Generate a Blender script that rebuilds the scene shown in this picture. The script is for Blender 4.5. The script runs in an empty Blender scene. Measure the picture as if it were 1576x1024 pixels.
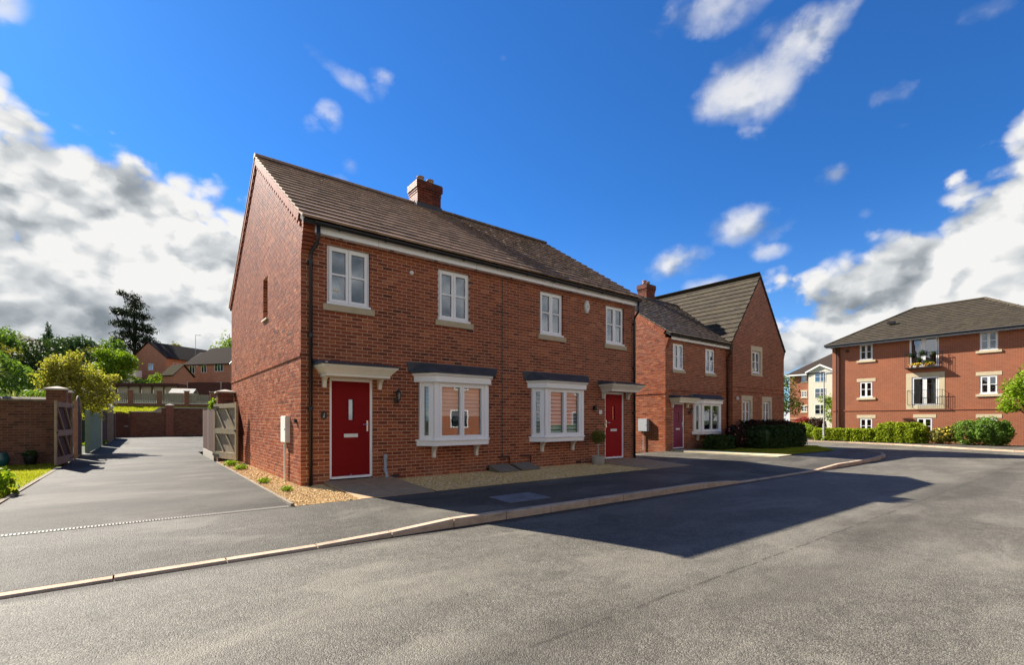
import bpy, math, random
import numpy as np
from mathutils import Vector, Matrix

random.seed(7)
RNG = np.random.default_rng(11)
R = math.radians
SC = bpy.context.scene
COL = SC.collection

# ------------------------------------------------------------------ camera
CAM = Vector((-2.493, -9.976, 1.31))
cd = bpy.data.cameras.new('camera')
cam = bpy.data.objects.new('camera', cd)
COL.objects.link(cam)
cam.location = CAM
cam.rotation_euler = (R(90), 0, R(-37.8))
cd.sensor_width = 36.0
cd.lens = 16.858
cd.shift_y = 134.0 / 1576.0
cd.clip_end = 3000
cd.clip_start = 0.05
SC.camera = cam
SC.render.resolution_x = 1024
SC.render.resolution_y = 666

# ------------------------------------------------------------------ view / exposure
SC.view_settings.view_transform = 'Standard'
SC.view_settings.look = 'None'
SC.view_settings.gamma = 1.0
SC.view_settings.use_curve_mapping = False
SC.view_settings.exposure = 1.5
try:
    SC.cycles.use_denoising = True
    SC.cycles.denoiser = 'OPENIMAGEDENOISE'
    SC.cycles.denoising_input_passes = 'RGB_ALBEDO_NORMAL'
    SC.cycles.max_bounces = 6
    SC.cycles.transparent_max_bounces = 8
    SC.cycles.sample_clamp_indirect = 6.0
    SC.cycles.caustics_reflective = False
    SC.cycles.caustics_refractive = False
except Exception:
    pass

# ------------------------------------------------------------------ sun
SUN_EL = R(37.6)
SUN_AZ = R(-18.5)          # from +Y towards +X
SUN = Vector((math.sin(SUN_AZ) * math.cos(SUN_EL), math.cos(SUN_AZ) * math.cos(SUN_EL), math.sin(SUN_EL)))
sl = bpy.data.lights.new('sun', 'SUN')
sl.energy = 5.0
sl.angle = R(0.53)
sl.color = (1.0, 0.93, 0.82)
so = bpy.data.objects.new('sun', sl)
COL.objects.link(so)
so.rotation_euler = (-SUN).to_track_quat('-Z', 'Y').to_euler()
so.location = SUN * 200


# ------------------------------------------------------------------ node helper
class NT:
    def __init__(s, tree):
        s.t = tree
        s.t.nodes.clear()

    def n(s, typ, **kw):
        nd = s.t.nodes.new(typ)
        for k, v in kw.items():
            setattr(nd, k, v)
        return nd

    def set(s, sock, val):
        if val is None:
            return
        if isinstance(val, bpy.types.NodeSocket):
            s.t.links.new(val, sock)
        else:
            if sock.type == 'RGBA' and len(val) == 3:
                val = (*val, 1)
            sock.default_value = val

    def m(s, op, a, b=None, c=None, clamp=False):
        nd = s.n('ShaderNodeMath', operation=op, use_clamp=clamp)
        s.set(nd.inputs[0], a)
        s.set(nd.inputs[1], b)
        s.set(nd.inputs[2], c)
        return nd.outputs[0]

    def v(s, op, a, b=None):
        nd = s.n('ShaderNodeVectorMath', operation=op)
        s.set(nd.inputs[0], a)
        s.set(nd.inputs[1], b)
        return nd.outputs['Value'] if op in ('DOT_PRODUCT', 'LENGTH') else nd.outputs[0]

    def sep(s, a):
        nd = s.n('ShaderNodeSeparateXYZ')
        s.set(nd.inputs[0], a)
        return nd.outputs

    def comb(s, x, y, z):
        nd = s.n('ShaderNodeCombineXYZ')
        for i, q in enumerate((x, y, z)):
            s.set(nd.inputs[i], q)
        return nd.outputs[0]

    def noise(s, vec, scale, detail=4, rough=.55, dist=0.0):
        nd = s.n('ShaderNodeTexNoise')
        s.set(nd.inputs['Vector'], vec)
        nd.inputs['Scale'].default_value = scale
        nd.inputs['Detail'].default_value = detail
        nd.inputs['Roughness'].default_value = rough
        nd.inputs['Distortion'].default_value = dist
        return nd.outputs['Fac']

    def ramp(s, fac, stops, interp='LINEAR'):
        nd = s.n('ShaderNodeValToRGB')
        cr = nd.color_ramp
        cr.interpolation = interp
        while len(cr.elements) < len(stops):
            cr.elements.new(0.5)
        for e, (p, c) in zip(cr.elements, stops):
            e.position = p
            e.color = (c, c, c, 1) if isinstance(c, (int, float)) else (*c, 1)
        s.set(nd.inputs[0], fac)
        return nd.outputs[0]

    def mix(s, fac, a, b, blend='MIX'):
        nd = s.n('ShaderNodeMix', data_type='RGBA', blend_type=blend)
        s.set(nd.inputs[0], fac)
        s.set(nd.inputs[6], a)
        s.set(nd.inputs[7], b)
        return nd.outputs[2]

    def smooth(s, x, a, b):
        nd = s.n('ShaderNodeMapRange', interpolation_type='SMOOTHSTEP')
        s.set(nd.inputs[0], x)
        nd.inputs[1].default_value = a
        nd.inputs[2].default_value = b
        return nd.outputs[0]

    def bump(s, h, strength=.3, dist=.01):
        nd = s.n('ShaderNodeBump')
        nd.inputs['Strength'].default_value = strength
        nd.inputs['Distance'].default_value = dist
        s.set(nd.inputs['Height'], h)
        return nd.outputs[0]


# ------------------------------------------------------------------ sky
world = bpy.data.worlds.new('World')
SC.world = world
world.use_nodes = True
world.cycles.sampling_method = 'MANUAL'
world.cycles.sample_map_resolution = 512
W = NT(world.node_tree)
d = W.v('NORMALIZE', W.n('ShaderNodeTexCoord').outputs['Generated'])
sky = W.n('ShaderNodeTexSky')
sky.sky_type = 'NISHITA'
sky.sun_disc = False
sky.sun_elevation = SUN_EL
sky.sun_rotation = SUN_AZ
sky.altitude = 60
sky.air_density = 1.0
sky.dust_density = 0.15
sky.ozone_density = 3.0
dx, dy, dz = W.sep(d)
skycol = W.mix(1.0, sky.outputs[0], W.mix(W.smooth(dz, .0, .42), (.31, .47, .66), (0.125, 0.345, 0.60)), 'MULTIPLY')
az = W.m('ADD', W.m('DIVIDE', W.m('ARCTAN2', dx, dy), 2 * math.pi), 0.5)   # 0.5 = +Y, 0.75 = +X


def azp(deg):
    return deg / 360.0 + 0.5


# height (sine of elevation) the ring of cumulus reaches, by compass bearing
top = W.ramp(az, [(0.0, .64), (azp(-110), .60), (azp(-60), .50), (azp(-30), .48), (azp(-9), .475), (azp(0), .455), (azp(4), .42), (azp(14), .40),
                  (azp(24), .30), (azp(34), .08), (azp(48), .04), (azp(58), .20), (azp(66), .255), (azp(71), .28), (azp(74.5), .315), (azp(77), .37), (azp(85), .43), (azp(105), .50),
                  (azp(150), .62), (1.0, .64)])
wob = W.comb(dx, dy, W.m('MULTIPLY', dz, 1.35))
n_big = W.noise(wob, 3.2, 3, .5)
n_fine = W.noise(wob, 11.0, 7, .58)
warp = W.v('ADD', wob, W.v('MULTIPLY', W.comb(n_fine, W.noise(wob, 10.0, 4, .55), n_fine), (.07, .07, .07)))


def puffs(vec):
    vor = W.n('ShaderNodeTexVoronoi')
    vor.feature = 'F1'
    vor.inputs['Scale'].default_value = 7.5
    vor.inputs['Detail'].default_value = 2.0
    vor.inputs['Roughness'].default_value = 0.50
    vor.inputs['Lacunarity'].default_value = 2.3
    W.set(vor.inputs['Vector'], vec)
    return W.m('SUBTRACT', 0.62, vor.outputs['Distance'])


billow = puffs(warp)
billow_s = puffs(W.v('ADD', warp, tuple(SUN * 0.022 + Vector((0, 0, .016)))))
bank = W.m('MULTIPLY', W.m('SUBTRACT', top, dz), 11.0)
bank = W.m('ADD', bank, W.m('MULTIPLY', W.m('SUBTRACT', n_big, .5), .8))
# thin the bank close to the horizon so that blue shows between the cumulus
gap = W.m('MULTIPLY', W.smooth(dz, .20, .05), W.m('SUBTRACT', W.noise(W.v('MULTIPLY', d, (1, 1, 3.2)), 5.0, 3), .30))
bank = W.m('SUBTRACT', W.m('MINIMUM', bank, 1.6), W.m('MULTIPLY', gap, 2.6))
# single fair-weather clouds: bearing, elevation (deg), half width, half height (deg), tilt, weight
small = [(19.4, 33.9, 4.2, 1.3, -24, .74), (22.6, 33.6, 1.9, 2.0, 35, .66), (16.8, 30.7, 2.0, 1.9, -40, .76), (15.3, 29.6, 1.9, 1.4, 10, .70), (19.2, 26.8, 1.9, 1.3, -25, .66), (17.7, 25.2, 1.7, .8, 0, .52),
         (64.6, 32.2, 6.8, 4.4, 14, 1.25), (67.5, 34.2, 5.0, 3.8, 20, 1.1), (62.0, 38.6, 7.2, 3.2, 6, 1.0), (61.4, 31.0, 3.6, 2.8, 0, 1.1), (71.4, 35.2, 4.6, 1.6, 24, .62),
         (63.4, 28.3, 3.2, 1.9, -25, .68), (76.8, 28.0, 3.2, 1.7, -4, .76), (76.7, 25.5, 1.6, .6, 0, .48), (82.6, 31.5, 2.8, 1.8, -4, .64),
         (64.2, 19.8, 5.8, 2.9, 2, 1.05), (57.3, 17.0, 5.2, 2.5, 10, 1.0), (65.9, 17.3, 2.8, 1.3, 0, .78), (71.4, 22.9, 1.9, 1.6, 0, .86),
         (74.2, 19.2, 1.2, 1.0, 0, .62), (-9.2, 31.0, 3.2, 2.0, 25, 1.0), (27.6, 30.9, 1.5, .5, 10, .52), (36.9, 37.0, .8, .5, 8, .46), (59.5, 14.2, 4.2, 2.0, 0, 1.05), (75.3, 20.6, 1.5, .5, 15, .46)]
field = -2.0
for (a, e, hw, hh, tilt, wt) in small:
    a, e = R(a), R(e)
    c = Vector((math.sin(a) * math.cos(e), math.cos(a) * math.cos(e), math.sin(e)))
    t1 = Vector((math.cos(a), -math.sin(a), 0))
    t2 = c.cross(t1) * -1
    if t2.z < 0:
        t2 = -t2
    q = R(tilt)
    e1 = (t1 * math.cos(q) + t2 * math.sin(q)) / math.radians(hw)
    e2 = (t2 * math.cos(q) - t1 * math.sin(q)) / math.radians(hh)
    u = W.v('DOT_PRODUCT', d, tuple(e1))
    w = W.v('DOT_PRODUCT', d, tuple(e2 - c * (c.dot(e2))))
    r2 = W.m('ADD', W.m('MULTIPLY', u, u), W.m('MULTIPLY', w, w))
    front = W.m('GREATER_THAN', W.v('DOT_PRODUCT', d, tuple(c)), 0.5)
    val = W.m('SUBTRACT', W.m('MULTIPLY', W.m('SUBTRACT', 1.0, r2), wt), 0.28)
    val = W.m('SUBTRACT', W.m('MULTIPLY', W.m('ADD', W.m('MAXIMUM', val, -2.0), 2.0), front), 2.0)
    field = W.m('MAXIMUM', field, val)
edge = W.m('ADD', W.m('MULTIPLY', W.m('SUBTRACT', n_fine, .5), 1.1), W.m('MULTIPLY', billow, 1.5))
dens_s = W.m('ADD', W.m('ADD', field, .06), W.m('ADD', W.m('MULTIPLY', W.m('SUBTRACT', n_fine, .5), 1.8), W.m('MULTIPLY', billow, .6)))
dens = W.m('ADD', bank, edge)
alpha = W.m('MAXIMUM', W.smooth(dens, .04, .58), W.m('MULTIPLY', W.smooth(dens_s, .0, 1.05), .86))
core = W.smooth(dens, .25, 2.2)
relief = W.m('MULTIPLY', W.m('SUBTRACT', billow, billow_s), 1.5)
patch = W.m('SUBTRACT', W.noise(W.v('MULTIPLY', d, (1, 1, 1.9)), 3.3, 4, .52), .5)
low = W.smooth(W.m('SUBTRACT', top, dz), .06, .30)
lit = W.m('ADD', .84, relief)
lit = W.m('ADD', lit, W.m('MULTIPLY', W.m('MULTIPLY', patch, core), 3.4))
lit = W.m('SUBTRACT', lit, W.m('MULTIPLY', W.m('MULTIPLY', core, low), .36), clamp=True)
ccol = W.ramp(lit, [(0.0, (.85, .97, 1.09)), (.35, (1.42, 1.55, 1.66)), (.7, (2.30, 2.40, 2.47)), (1.0, (3.25, 3.23, 3.18))])
mixed = W.mix(alpha, skycol, ccol)
bg = W.n('ShaderNodeBackground')
bg.inputs['Strength'].default_value = 0.10
W.set(bg.inputs['Color'], mixed)
wo = W.n('ShaderNodeOutputWorld')
W.t.links.new(bg.outputs[0], wo.inputs['Surface'])


# ------------------------------------------------------------------ materials
MATS = {}


def principled(name, rough=.7, spec=.3):
    mt = bpy.data.materials.new(name)
    mt.use_nodes = True
    t = NT(mt.node_tree)
    out = t.n('ShaderNodeOutputMaterial')
    p = t.n('ShaderNodeBsdfPrincipled')
    p.inputs['Roughness'].default_value = rough
    p.inputs['Specular IOR Level'].default_value = spec
    t.t.links.new(p.outputs[0], out.inputs[0])
    MATS[name] = mt
    return mt, t, p


def objco(t):
    return t.n('ShaderNodeNewGeometry').outputs['Position']


def tone(t):
    return t.n('ShaderNodeAttribute', attribute_name='tone').outputs['Fac']


def plain(name, col, rough=.6, var=.12, scale=6.0, bumps=0.0, bscale=80, spec=.3, metal=0.0):
    mt, t, p = principled(name, rough, spec)
    co = objco(t)
    n1 = t.noise(co, scale, 5, .6)
    n2 = t.noise(co, scale * 9, 3, .6)
    f = t.m('ADD', t.m('MULTIPLY', n1, .65), t.m('MULTIPLY', n2, .35))
    lo = tuple(c * (1 - var * 1.6) for c in col)
    hi = tuple(min(1, c * (1 + var * 1.6)) for c in col)
    t.set(p.inputs['Base Color'], t.ramp(f, [(.25, lo), (.75, hi)]))
    p.inputs['Metallic'].default_value = metal
    if bumps:
        t.set(p.inputs['Normal'], t.bump(t.noise(co, bscale, 3), bumps, .004))
    return mt


def brick_mat(name, stops):
    mt, t, p = principled(name, .50, .20)
    co = objco(t)
    tn = tone(t)
    n1 = t.noise(co, 24, 4, .65)
    n2 = t.noise(co, 140, 3, .6)
    big = t.noise(co, .55, 3, .5)
    f = t.m('ADD', tn, t.m('MULTIPLY', t.m('SUBTRACT', n1, .5), .42))
    f = t.m('ADD', f, t.m('MULTIPLY', t.m('SUBTRACT', big, .5), .5), clamp=True)
    c = t.ramp(f, stops)
    dust = t.smooth(t.noise(co, 1.3, 5, .6), .56, .78)
    c = t.mix(t.m('MULTIPLY', dust, .16), c, (.42, .22, .14))
    run = t.smooth(t.noise(t.v('MULTIPLY', co, (1, 1, .16)), 2.6, 5, .6), .60, .76)
    c = t.mix(t.m('MULTIPLY', run, .28), c, (.10, .045, .028))
    foot = t.m('MULTIPLY', t.smooth(t.sep(co)[2], .42, .0), t.smooth(t.noise(co, 3.0, 5, .65), .38, .62))
    c = t.mix(t.m('MULTIPLY', foot, .35), c, (.30, .17, .12))
    t.set(p.inputs['Base Color'], c)
    t.set(p.inputs['Normal'], t.bump(t.m('ADD', n1, t.m('MULTIPLY', n2, .6)), .5, .006))
    return mt


brick_mat('brick', [(0.0, (.095, .022, .009)), (.30, (.190, .040, .014)), (.55, (.265, .062, .021)), (.8, (.33, .092, .034)), (1.0, (.41, .145, .062))])
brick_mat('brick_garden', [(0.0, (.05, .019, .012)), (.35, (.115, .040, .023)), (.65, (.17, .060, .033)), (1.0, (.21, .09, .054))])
plain('mortar', (.55, .36, .235), .8, .14, 5, .4, 160, .3)
plain('mortar_dark', (.22, .15, .11), .95, .2, 5, .5, 160, .1)


def brick_far(name, a, b, mort, sc=1.0):
    mt, t, p = principled(name, .55, .22)
    co = objco(t)
    x, y, z = t.sep(co)
    vec = t.comb(t.m('ADD', x, y), z, 0.0)
    br = t.n('ShaderNodeTexBrick')
    t.set(br.inputs['Vector'], vec)
    br.inputs['Scale'].default_value = 1.0
    br.inputs['Brick Width'].default_value = .225 * sc
    br.inputs['Row Height'].default_value = .075 * sc
    br.inputs['Mortar Size'].default_value = .006
    br.inputs['Mortar Smooth'].default_value = .3
    t.set(br.inputs['Color1'], a)
    t.set(br.inputs['Color2'], b)
    t.set(br.inputs['Mortar'], mort)
    n1 = t.noise(co, .9, 5, .6)
    c = t.mix(t.m('MULTIPLY', t.smooth(n1, .4, .75), .35), br.outputs[0], tuple(q * 1.5 for q in a))
    t.set(p.inputs['Base Color'], c)
    t.set(p.inputs['Normal'], t.bump(br.outputs['Fac'], -.4, .006))
    return mt


brick_far('brick_apartment', (.31, .100, .046), (.265, .080, .036), (.43, .26, .18))
brick_far('brick_hillside', (.56, .215, .115), (.50, .18, .09), (.5, .30, .2))
brick_far('brick_terrace', (.20, .088, .052), (.17, .07, .042), (.25, .16, .11))
brick_far('brick_chimney', (.22, .07, .04), (.16, .05, .03), (.28, .2, .15))


def roof_mat(name, base, moss, mx0, mx1, amount, rough=.58, spec=.25):
    mt, t, p = principled(name, rough, spec)
    co = objco(t)
    tn = tone(t)
    n1 = t.noise(co, 18, 5, .65)
    n2 = t.noise(co, 1.2, 4, .6)
    f = t.m('ADD', t.m('MULTIPLY', tn, .55), t.m('MULTIPLY', n1, .5))
    c = t.ramp(f, [(.15, tuple(q * .62 for q in base)), (.55, base), (.95, tuple(q * 1.35 for q in base))])
    x, y, z = t.sep(co)
    mask = t.smooth(t.m('ADD', x, t.m('MULTIPLY', t.m('SUBTRACT', n2, .5), 1.6)), mx0, mx1)
    patch = t.smooth(t.m('ADD', t.noise(co, 7.0, 6, .7), t.m('MULTIPLY', t.m('SUBTRACT', tn, .5), .25)),  .34, .62)
    mc = t.ramp(t.noise(co, 30, 4), [(.3, tuple(q * .55 for q in moss)), (.7, tuple(q * 1.5 for q in moss))])
    c = t.mix(t.m('MULTIPLY', t.m('MULTIPLY', mask, patch), amount), c, mc)
    t.set(p.inputs['Base Color'], c)
    t.set(p.inputs['Normal'], t.bump(t.m('ADD', n1, t.m('MULTIPLY', t.m('MULTIPLY', mask, t.noise(co, 45, 3)), .7)), .45, .008))
    return mt


roof_mat('roof_tile', (.33, .218, .145), (.075, .052, .028), 4.6, 6.2, .78, .65, .16)
roof_mat('roof_tile_mossy', (.17, .122, .086), (.06, .046, .022), -100, -99, .55)
roof_mat('roof_tile_grey', (.068, .056, .043), (.045, .038, .018), -100, -99, .35, .85, .10)
roof_mat('roof_tile_dark', (.048, .036, .032), (.04, .034, .02), -100, -99, .25, .95, .03)
plain('roof_mossgreen', (.042, .034, .016), .95, .3, 3, spec=.03)
plain('felt', (.03, .028, .026), .9)
plain('white_upvc', (.88, .865, .84), .38, .03, 2, spec=.45)
plain('cream_paint', (.74, .69, .58), .5, .05, 3)
plain('white_render', (.72, .66, .52), .85, .06, 2)
plain('stone_sill', (.47, .38, .245), .85, .10, 8, .3)
plain('stone_pale', (.60, .50, .33), .85, .08, 6, .2)
plain('black_plastic', (.012, .012, .014), .38, .2, 5, spec=.5)
plain('iron', (.014, .014, .015), .45, .2, 8, spec=.5)
plain('lead', (.060, .062, .066), .62, .35, 4, .4, 20)
plain('grey_pvc', (.33, .36, .40), .45, .1, 4)
plain('cabinet_white', (.74, .72, .66), .5, .05, 3)
plain('cabinet_grey', (.38, .39, .41), .5, .08, 3)
plain('meter_lid', (.20, .17, .125), .8, .15, 5, .3)
plain('chrome', (.75, .74, .72), .22, .04, 3, metal=1.0)
plain('door_red', (.200, .0015, .002), .6, .05, 2, spec=.18)
plain('door_crimson', (.30, .002, .004), .6, .05, 2, spec=.18)
plain('door_plum', (.20, .022, .06), .55, .06, 2, spec=.4)
plain('clay_pot', (.42, .24, .16), .8, .1, 5)
plain('concrete', (.40, .36, .30), .9, .14, 7, .4, 120)


def kerb_mat():
    mt, t, p = principled('kerb_concrete', .9, .2)
    co = objco(t)
    n1 = t.noise(co, 3.0, 6, .65)
    n2 = t.noise(co, 60, 4, .6)
    c = t.ramp(t.m('ADD', t.m('MULTIPLY', n1, .6), t.m('MULTIPLY', n2, .4)), [(.28, (.27, .195, .135)), (.5, (.46, .335, .235)), (.75, (.55, .42, .31))])
    dirt = t.smooth(t.noise(t.v('MULTIPLY', co, (1, 1, 6)), 2.3, 6, .7), .50, .70)
    c = t.mix(t.m('MULTIPLY', dirt, .55), c, (.12, .09, .065))
    t.set(p.inputs['Base Color'], c)
    t.set(p.inputs['Normal'], t.bump(t.m('ADD', n1, n2), .6, .01))


kerb_mat()
plain('slab', (.37, .245, .135), .9, .18, 5, .5, 90)
plain('edging', (.20, .165, .12), .95, .3, 5, .5, 90)
plain('slab_pale', (.50, .43, .28), .9, .12, 4, .3, 90)
plain('drain_metal', (.19, .175, .145), .6, .15, 6)
plain('manhole', (.155, .16, .165), .7, .25, 6, .6, 60)
plain('earth', (.10, .07, .042), .95, .3, 4, .6, 40)
plain('interior_wall', (.42, .38, .32), .9, .05, 1)
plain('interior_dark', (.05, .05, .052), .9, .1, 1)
plain('interior_floor', (.16, .10, .06), .6, .2, 4)
plain('blind_fabric', (.72, .66, .58), .85, .05, 3)
plain('blind_grey', (.66, .68, .70), .7, .05, 3)
plain('curtain', (.16, .17, .15), .9, .15, 12)
plain('lamp_shade', (.80, .76, .66), .8, .03, 2)
plain('timber_grey', (.31, .245, .165), .9, .22, 7, .5, 60)
plain('timber_pale', (.31, .245, .15), .9, .2, 7, .5, 60)
plain('timber_dark', (.075, .042, .030), .85, .3, 7, .4, 50)
plain('timber_brown', (.085, .032, .022), .85, .25, 7, .4, 50)
plain('timber_green', (.20, .28, .19), .85, .12, 7, .3, 50)
plain('timber_fence', (.26, .245, .19), .9, .2, 7, .4, 50)
plain('timber_cream', (.50, .42, .29), .9, .1, 3)
plain('shed_roof', (.50, .47, .40), .9, .1, 3)
plain('bark', (.065, .047, .032), .95, .3, 9, .7, 30)
plain('teal_glaze', (.02, .11, .11), .25, .1, 3, spec=.6)
plain('galvanised', (.37, .38, .36), .5, .12, 5)
plain('flower_pink', (.50, .13, .16), .7, .2, 9)
plain('flower_yellow', (.62, .44, .05), .7, .2, 9)
plain('terracotta_band', (.52, .30, .19), .85, .1, 4)


def glass(name, tint=(.80, .85, .86), refl=1.6, base=.05):
    mt = bpy.data.materials.new(name)
    mt.use_nodes = True
    t = NT(mt.node_tree)
    out = t.n('ShaderNodeOutputMaterial')
    tr = t.n('ShaderNodeBsdfTransparent')
    t.set(tr.inputs[0], tint)
    gl = t.n('ShaderNodeBsdfGlossy')
    gl.inputs['Roughness'].default_value = .015
    t.set(gl.inputs['Color'], (.95, .97, 1.0))
    wave = t.bump(t.noise(objco(t), 2.2, 2), .02, .02)
    t.set(gl.inputs['Normal'], wave)
    ge = t.n('ShaderNodeNewGeometry')
    cs = t.m('ABSOLUTE', t.v('DOT_PRODUCT', ge.outputs['Normal'], ge.outputs['Incoming']))
    fr = t.m('ADD', .04, t.m('MULTIPLY', t.m('POWER', t.m('SUBTRACT', 1.0, cs), 5.0), .96))
    fac = t.m('ADD', t.m('MULTIPLY', fr, refl), base, clamp=True)
    mx = t.n('ShaderNodeMixShader')
    t.set(mx.inputs[0], fac)
    t.t.links.new(tr.outputs[0], mx.inputs[1])
    t.t.links.new(gl.outputs[0], mx.inputs[2])
    t.t.links.new(mx.outputs[0], out.inputs[0])
    MATS[name] = mt


glass('glass', (.92, .94, .94), 1.5, .03)
glass('glass_upstairs', (.62, .68, .74), 2.2, .10)
glass('glass_obscured', (.35, .37, .36), 2.0, .18)


def asphalt(name, dark, lite, speck, stain=.35, seam=False, spec=.20, worn=.30):
    mt, t, p = principled(name, .58, spec)
    co = objco(t)
    x, y, z = t.sep(co)
    vo = t.n('ShaderNodeTexVoronoi')
    t.set(vo.inputs['Vector'], co)
    vo.inputs['Scale'].default_value = 100
    cell = t.sep(vo.outputs['Color'])[0]
    n1 = t.noise(co, 150, 2, .7)
    f = t.m('ADD', t.m('MULTIPLY', cell, .65), t.m('MULTIPLY', n1, .45))
    c = t.ramp(f, [(.08, tuple(q * .62 for q in dark)), (.42, dark), (.70, lite), (.98, speck)])
    med = t.noise(co, 6.0, 5, .65)
    c = t.mix(t.m('MULTIPLY', t.smooth(med, .42, .70), .35), c, tuple(q * .55 for q in dark))
    # old wear: broad worn and oily areas that run along the carriageway
    st = t.noise(t.comb(t.m('MULTIPLY', x, .35), y, z), .9, 5, .6, .4)
    c = t.mix(t.m('MULTIPLY', t.smooth(st, .50, .72), stain), c, tuple(q * .40 for q in dark))
    pale = t.noise(t.comb(t.m('MULTIPLY', x, .5), y, z), .55, 4, .55)
    c = t.mix(t.m('MULTIPLY', t.smooth(pale, .44, .68), worn), c, speck)
    wr = t.noise(t.comb(t.m('MULTIPLY', x, .45), y, z), 1.15, 5, .6, .6)
    c = t.mix(t.m('MULTIPLY', t.smooth(wr, .52, .66), worn * .7), c, tuple(q * 1.25 for q in speck))
    c = t.mix(t.m('MULTIPLY', t.smooth(wr, .47, .34), worn * .75), c, tuple(q * .6 for q in dark))
    blot = t.smooth(t.noise(t.comb(t.m('MULTIPLY', x, .8), y, z), 1.7, 6, .62, .8), .60, .68)
    c = t.mix(t.m('MULTIPLY', blot, .30), c, tuple(q * .55 for q in dark))
    if seam:
        gut = t.m('ADD', y, t.m('MULTIPLY', t.m('SUBTRACT', t.noise(t.comb(x, 0.0, 0.0), 3.0, 5, .65), .5), .18))
        gl = t.m('MULTIPLY', t.smooth(gut, -4.42, -4.27), t.smooth(x, 22, 18))
        c = t.mix(t.m('MULTIPLY', gl, .8), c, (.035, .03, .024))
        wv = t.m('MULTIPLY', t.m('SUBTRACT', t.noise(t.comb(x, 0.0, 0.0), 2.2, 6, .7), .5), .12)
        yy = t.m('ABSOLUTE', t.m('ADD', t.m('ADD', y, 7.55), wv))
        ln = t.smooth(yy, .028, .006)
        br = t.smooth(t.noise(co, 7, 4), .40, .55)
        c = t.mix(t.m('MULTIPLY', t.m('MULTIPLY', ln, br), .5), c, tuple(q * .2 for q in dark))
        wheel = t.smooth(t.m('ABSOLUTE', t.m('ADD', y, 7.75)), .75, .15)
        c = t.mix(t.m('MULTIPLY', t.m('MULTIPLY', wheel, t.smooth(st, .30, .6)), .45), c, tuple(q * .50 for q in dark))
    t.set(p.inputs['Base Color'], c)
    h = t.m('ADD', t.m('MULTIPLY', vo.outputs['Distance'], -1.2), t.m('MULTIPLY', n1, .4))
    t.set(p.inputs['Normal'], t.bump(h, .6, .010))
    return mt


asphalt('asphalt_road', (.090, .082, .068), (.148, .136, .111), (.240, .220, .178), .22, True, .12)
asphalt('asphalt_path', (.064, .058, .049), (.100, .091, .076), (.155, .142, .116), .30, False, .09, .55)
asphalt('asphalt_drive', (.038, .034, .029), (.062, .056, .047), (.10, .091, .076), .55, False, .06, .75)


def leafmat(name, stops, trans=.35):
    mt, t, p = principled(name, .6, .12)
    co = objco(t)
    f = t.m('ADD', tone(t), t.m('MULTIPLY', t.m('SUBTRACT', t.noise(co, 1.1, 3), .5), .35), clamp=True)
    c = t.ramp(f, stops)
    t.set(p.inputs['Base Color'], c)
    tl = t.n('ShaderNodeBsdfTranslucent')
    t.set(tl.inputs[0], t.mix(1.0, c, (1.25, 1.25, .55), 'MULTIPLY'))
    mx = t.n('ShaderNodeMixShader')
    mx.inputs[0].default_value = trans
    out = [n for n in t.t.nodes if n.type == 'OUTPUT_MATERIAL'][0]
    t.t.links.new(p.outputs[0], mx.inputs[1])
    t.t.links.new(tl.outputs[0], mx.inputs[2])
    t.t.links.new(mx.outputs[0], out.inputs[0])
    return mt


leafmat('leaf_mid', [(0, (0.050, 0.095, 0.018)), (.5, (0.124, 0.220, 0.036)), (1, (0.237, 0.338, 0.063))])
leafmat('leaf_bright', [(0, (0.072, 0.135, 0.013)), (.5, (0.191, 0.295, 0.019)), (1, (0.319, 0.415, 0.032))])
leafmat('leaf_yellow', [(0, (0.108, 0.122, 0.017)), (.45, (0.287, 0.287, 0.051)), (1, (0.517, 0.475, 0.129))], .45)
leafmat('leaf_olive', [(0, (0.070, 0.079, 0.019)), (.5, (0.163, 0.167, 0.037)), (1, (0.291, 0.268, 0.070))])
leafmat('leaf_dark', [(0, (0.014, 0.027, 0.007)), (.5, (0.037, 0.065, 0.015)), (1, (0.076, 0.116, 0.031))], .2)
leafmat('needle', [(0, (0.011, 0.017, 0.010)), (.5, (0.026, 0.040, 0.019)), (1, (0.054, 0.072, 0.034))], .15)
leafmat('leaf_conifer', [(0, (0.028, 0.061, 0.024)), (.5, (0.065, 0.126, 0.045)), (1, (0.121, 0.193, 0.061))], .2)
leafmat('leaf_hedge', [(0, (.085, .125, .008)), (.5, (.235, .30, .018)), (1, (.38, .42, .03))], .4)
leafmat('leaf_red', [(0, (.10, .012, .012)), (.5, (.25, .035, .03)), (1, (.42, .10, .06))], .3)
leafmat('leaf_maroon', [(0, (.018, .010, .008)), (.5, (.04, .022, .014)), (1, (.07, .05, .022))], .2)
leafmat('grass', [(0, (.16, .17, .015)), (.5, (.29, .31, .026)), (1, (.42, .41, .06))], .45)
leafmat('spiky_leaf', [(0, (.07, .10, .03)), (.5, (.16, .20, .06)), (1, (.34, .36, .16))], .3)
leafmat('gravel_stone', [(0, (.26, .14, .045)), (.3, (.52, .32, .115)), (.6, (.68, .46, .19)), (.85, (.78, .60, .31)), (1, (.84, .74, .52))], 0.0)
plain('grass_base', (.22, .24, .02), .95, .25, 6, .5, 50)
plain('gravel_base', (.50, .32, .12), .95, .3, 9, .8, 60)
plain('hill_green', (.030, .045, .013), .95, .35, .08)
plain('hill_heath', (.060, .040, .028), .95, .25, .05)


# ------------------------------------------------------------------ mesh helpers
WM = {}


def link(o, parent=None, world=None):
    COL.objects.link(o)
    world = world or Matrix.Identity(4)
    if parent is not None:
        o.parent = parent
        o.matrix_parent_inverse = WM[parent.name].inverted()
    o.matrix_basis = world
    WM[o.name] = world
    return o


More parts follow.
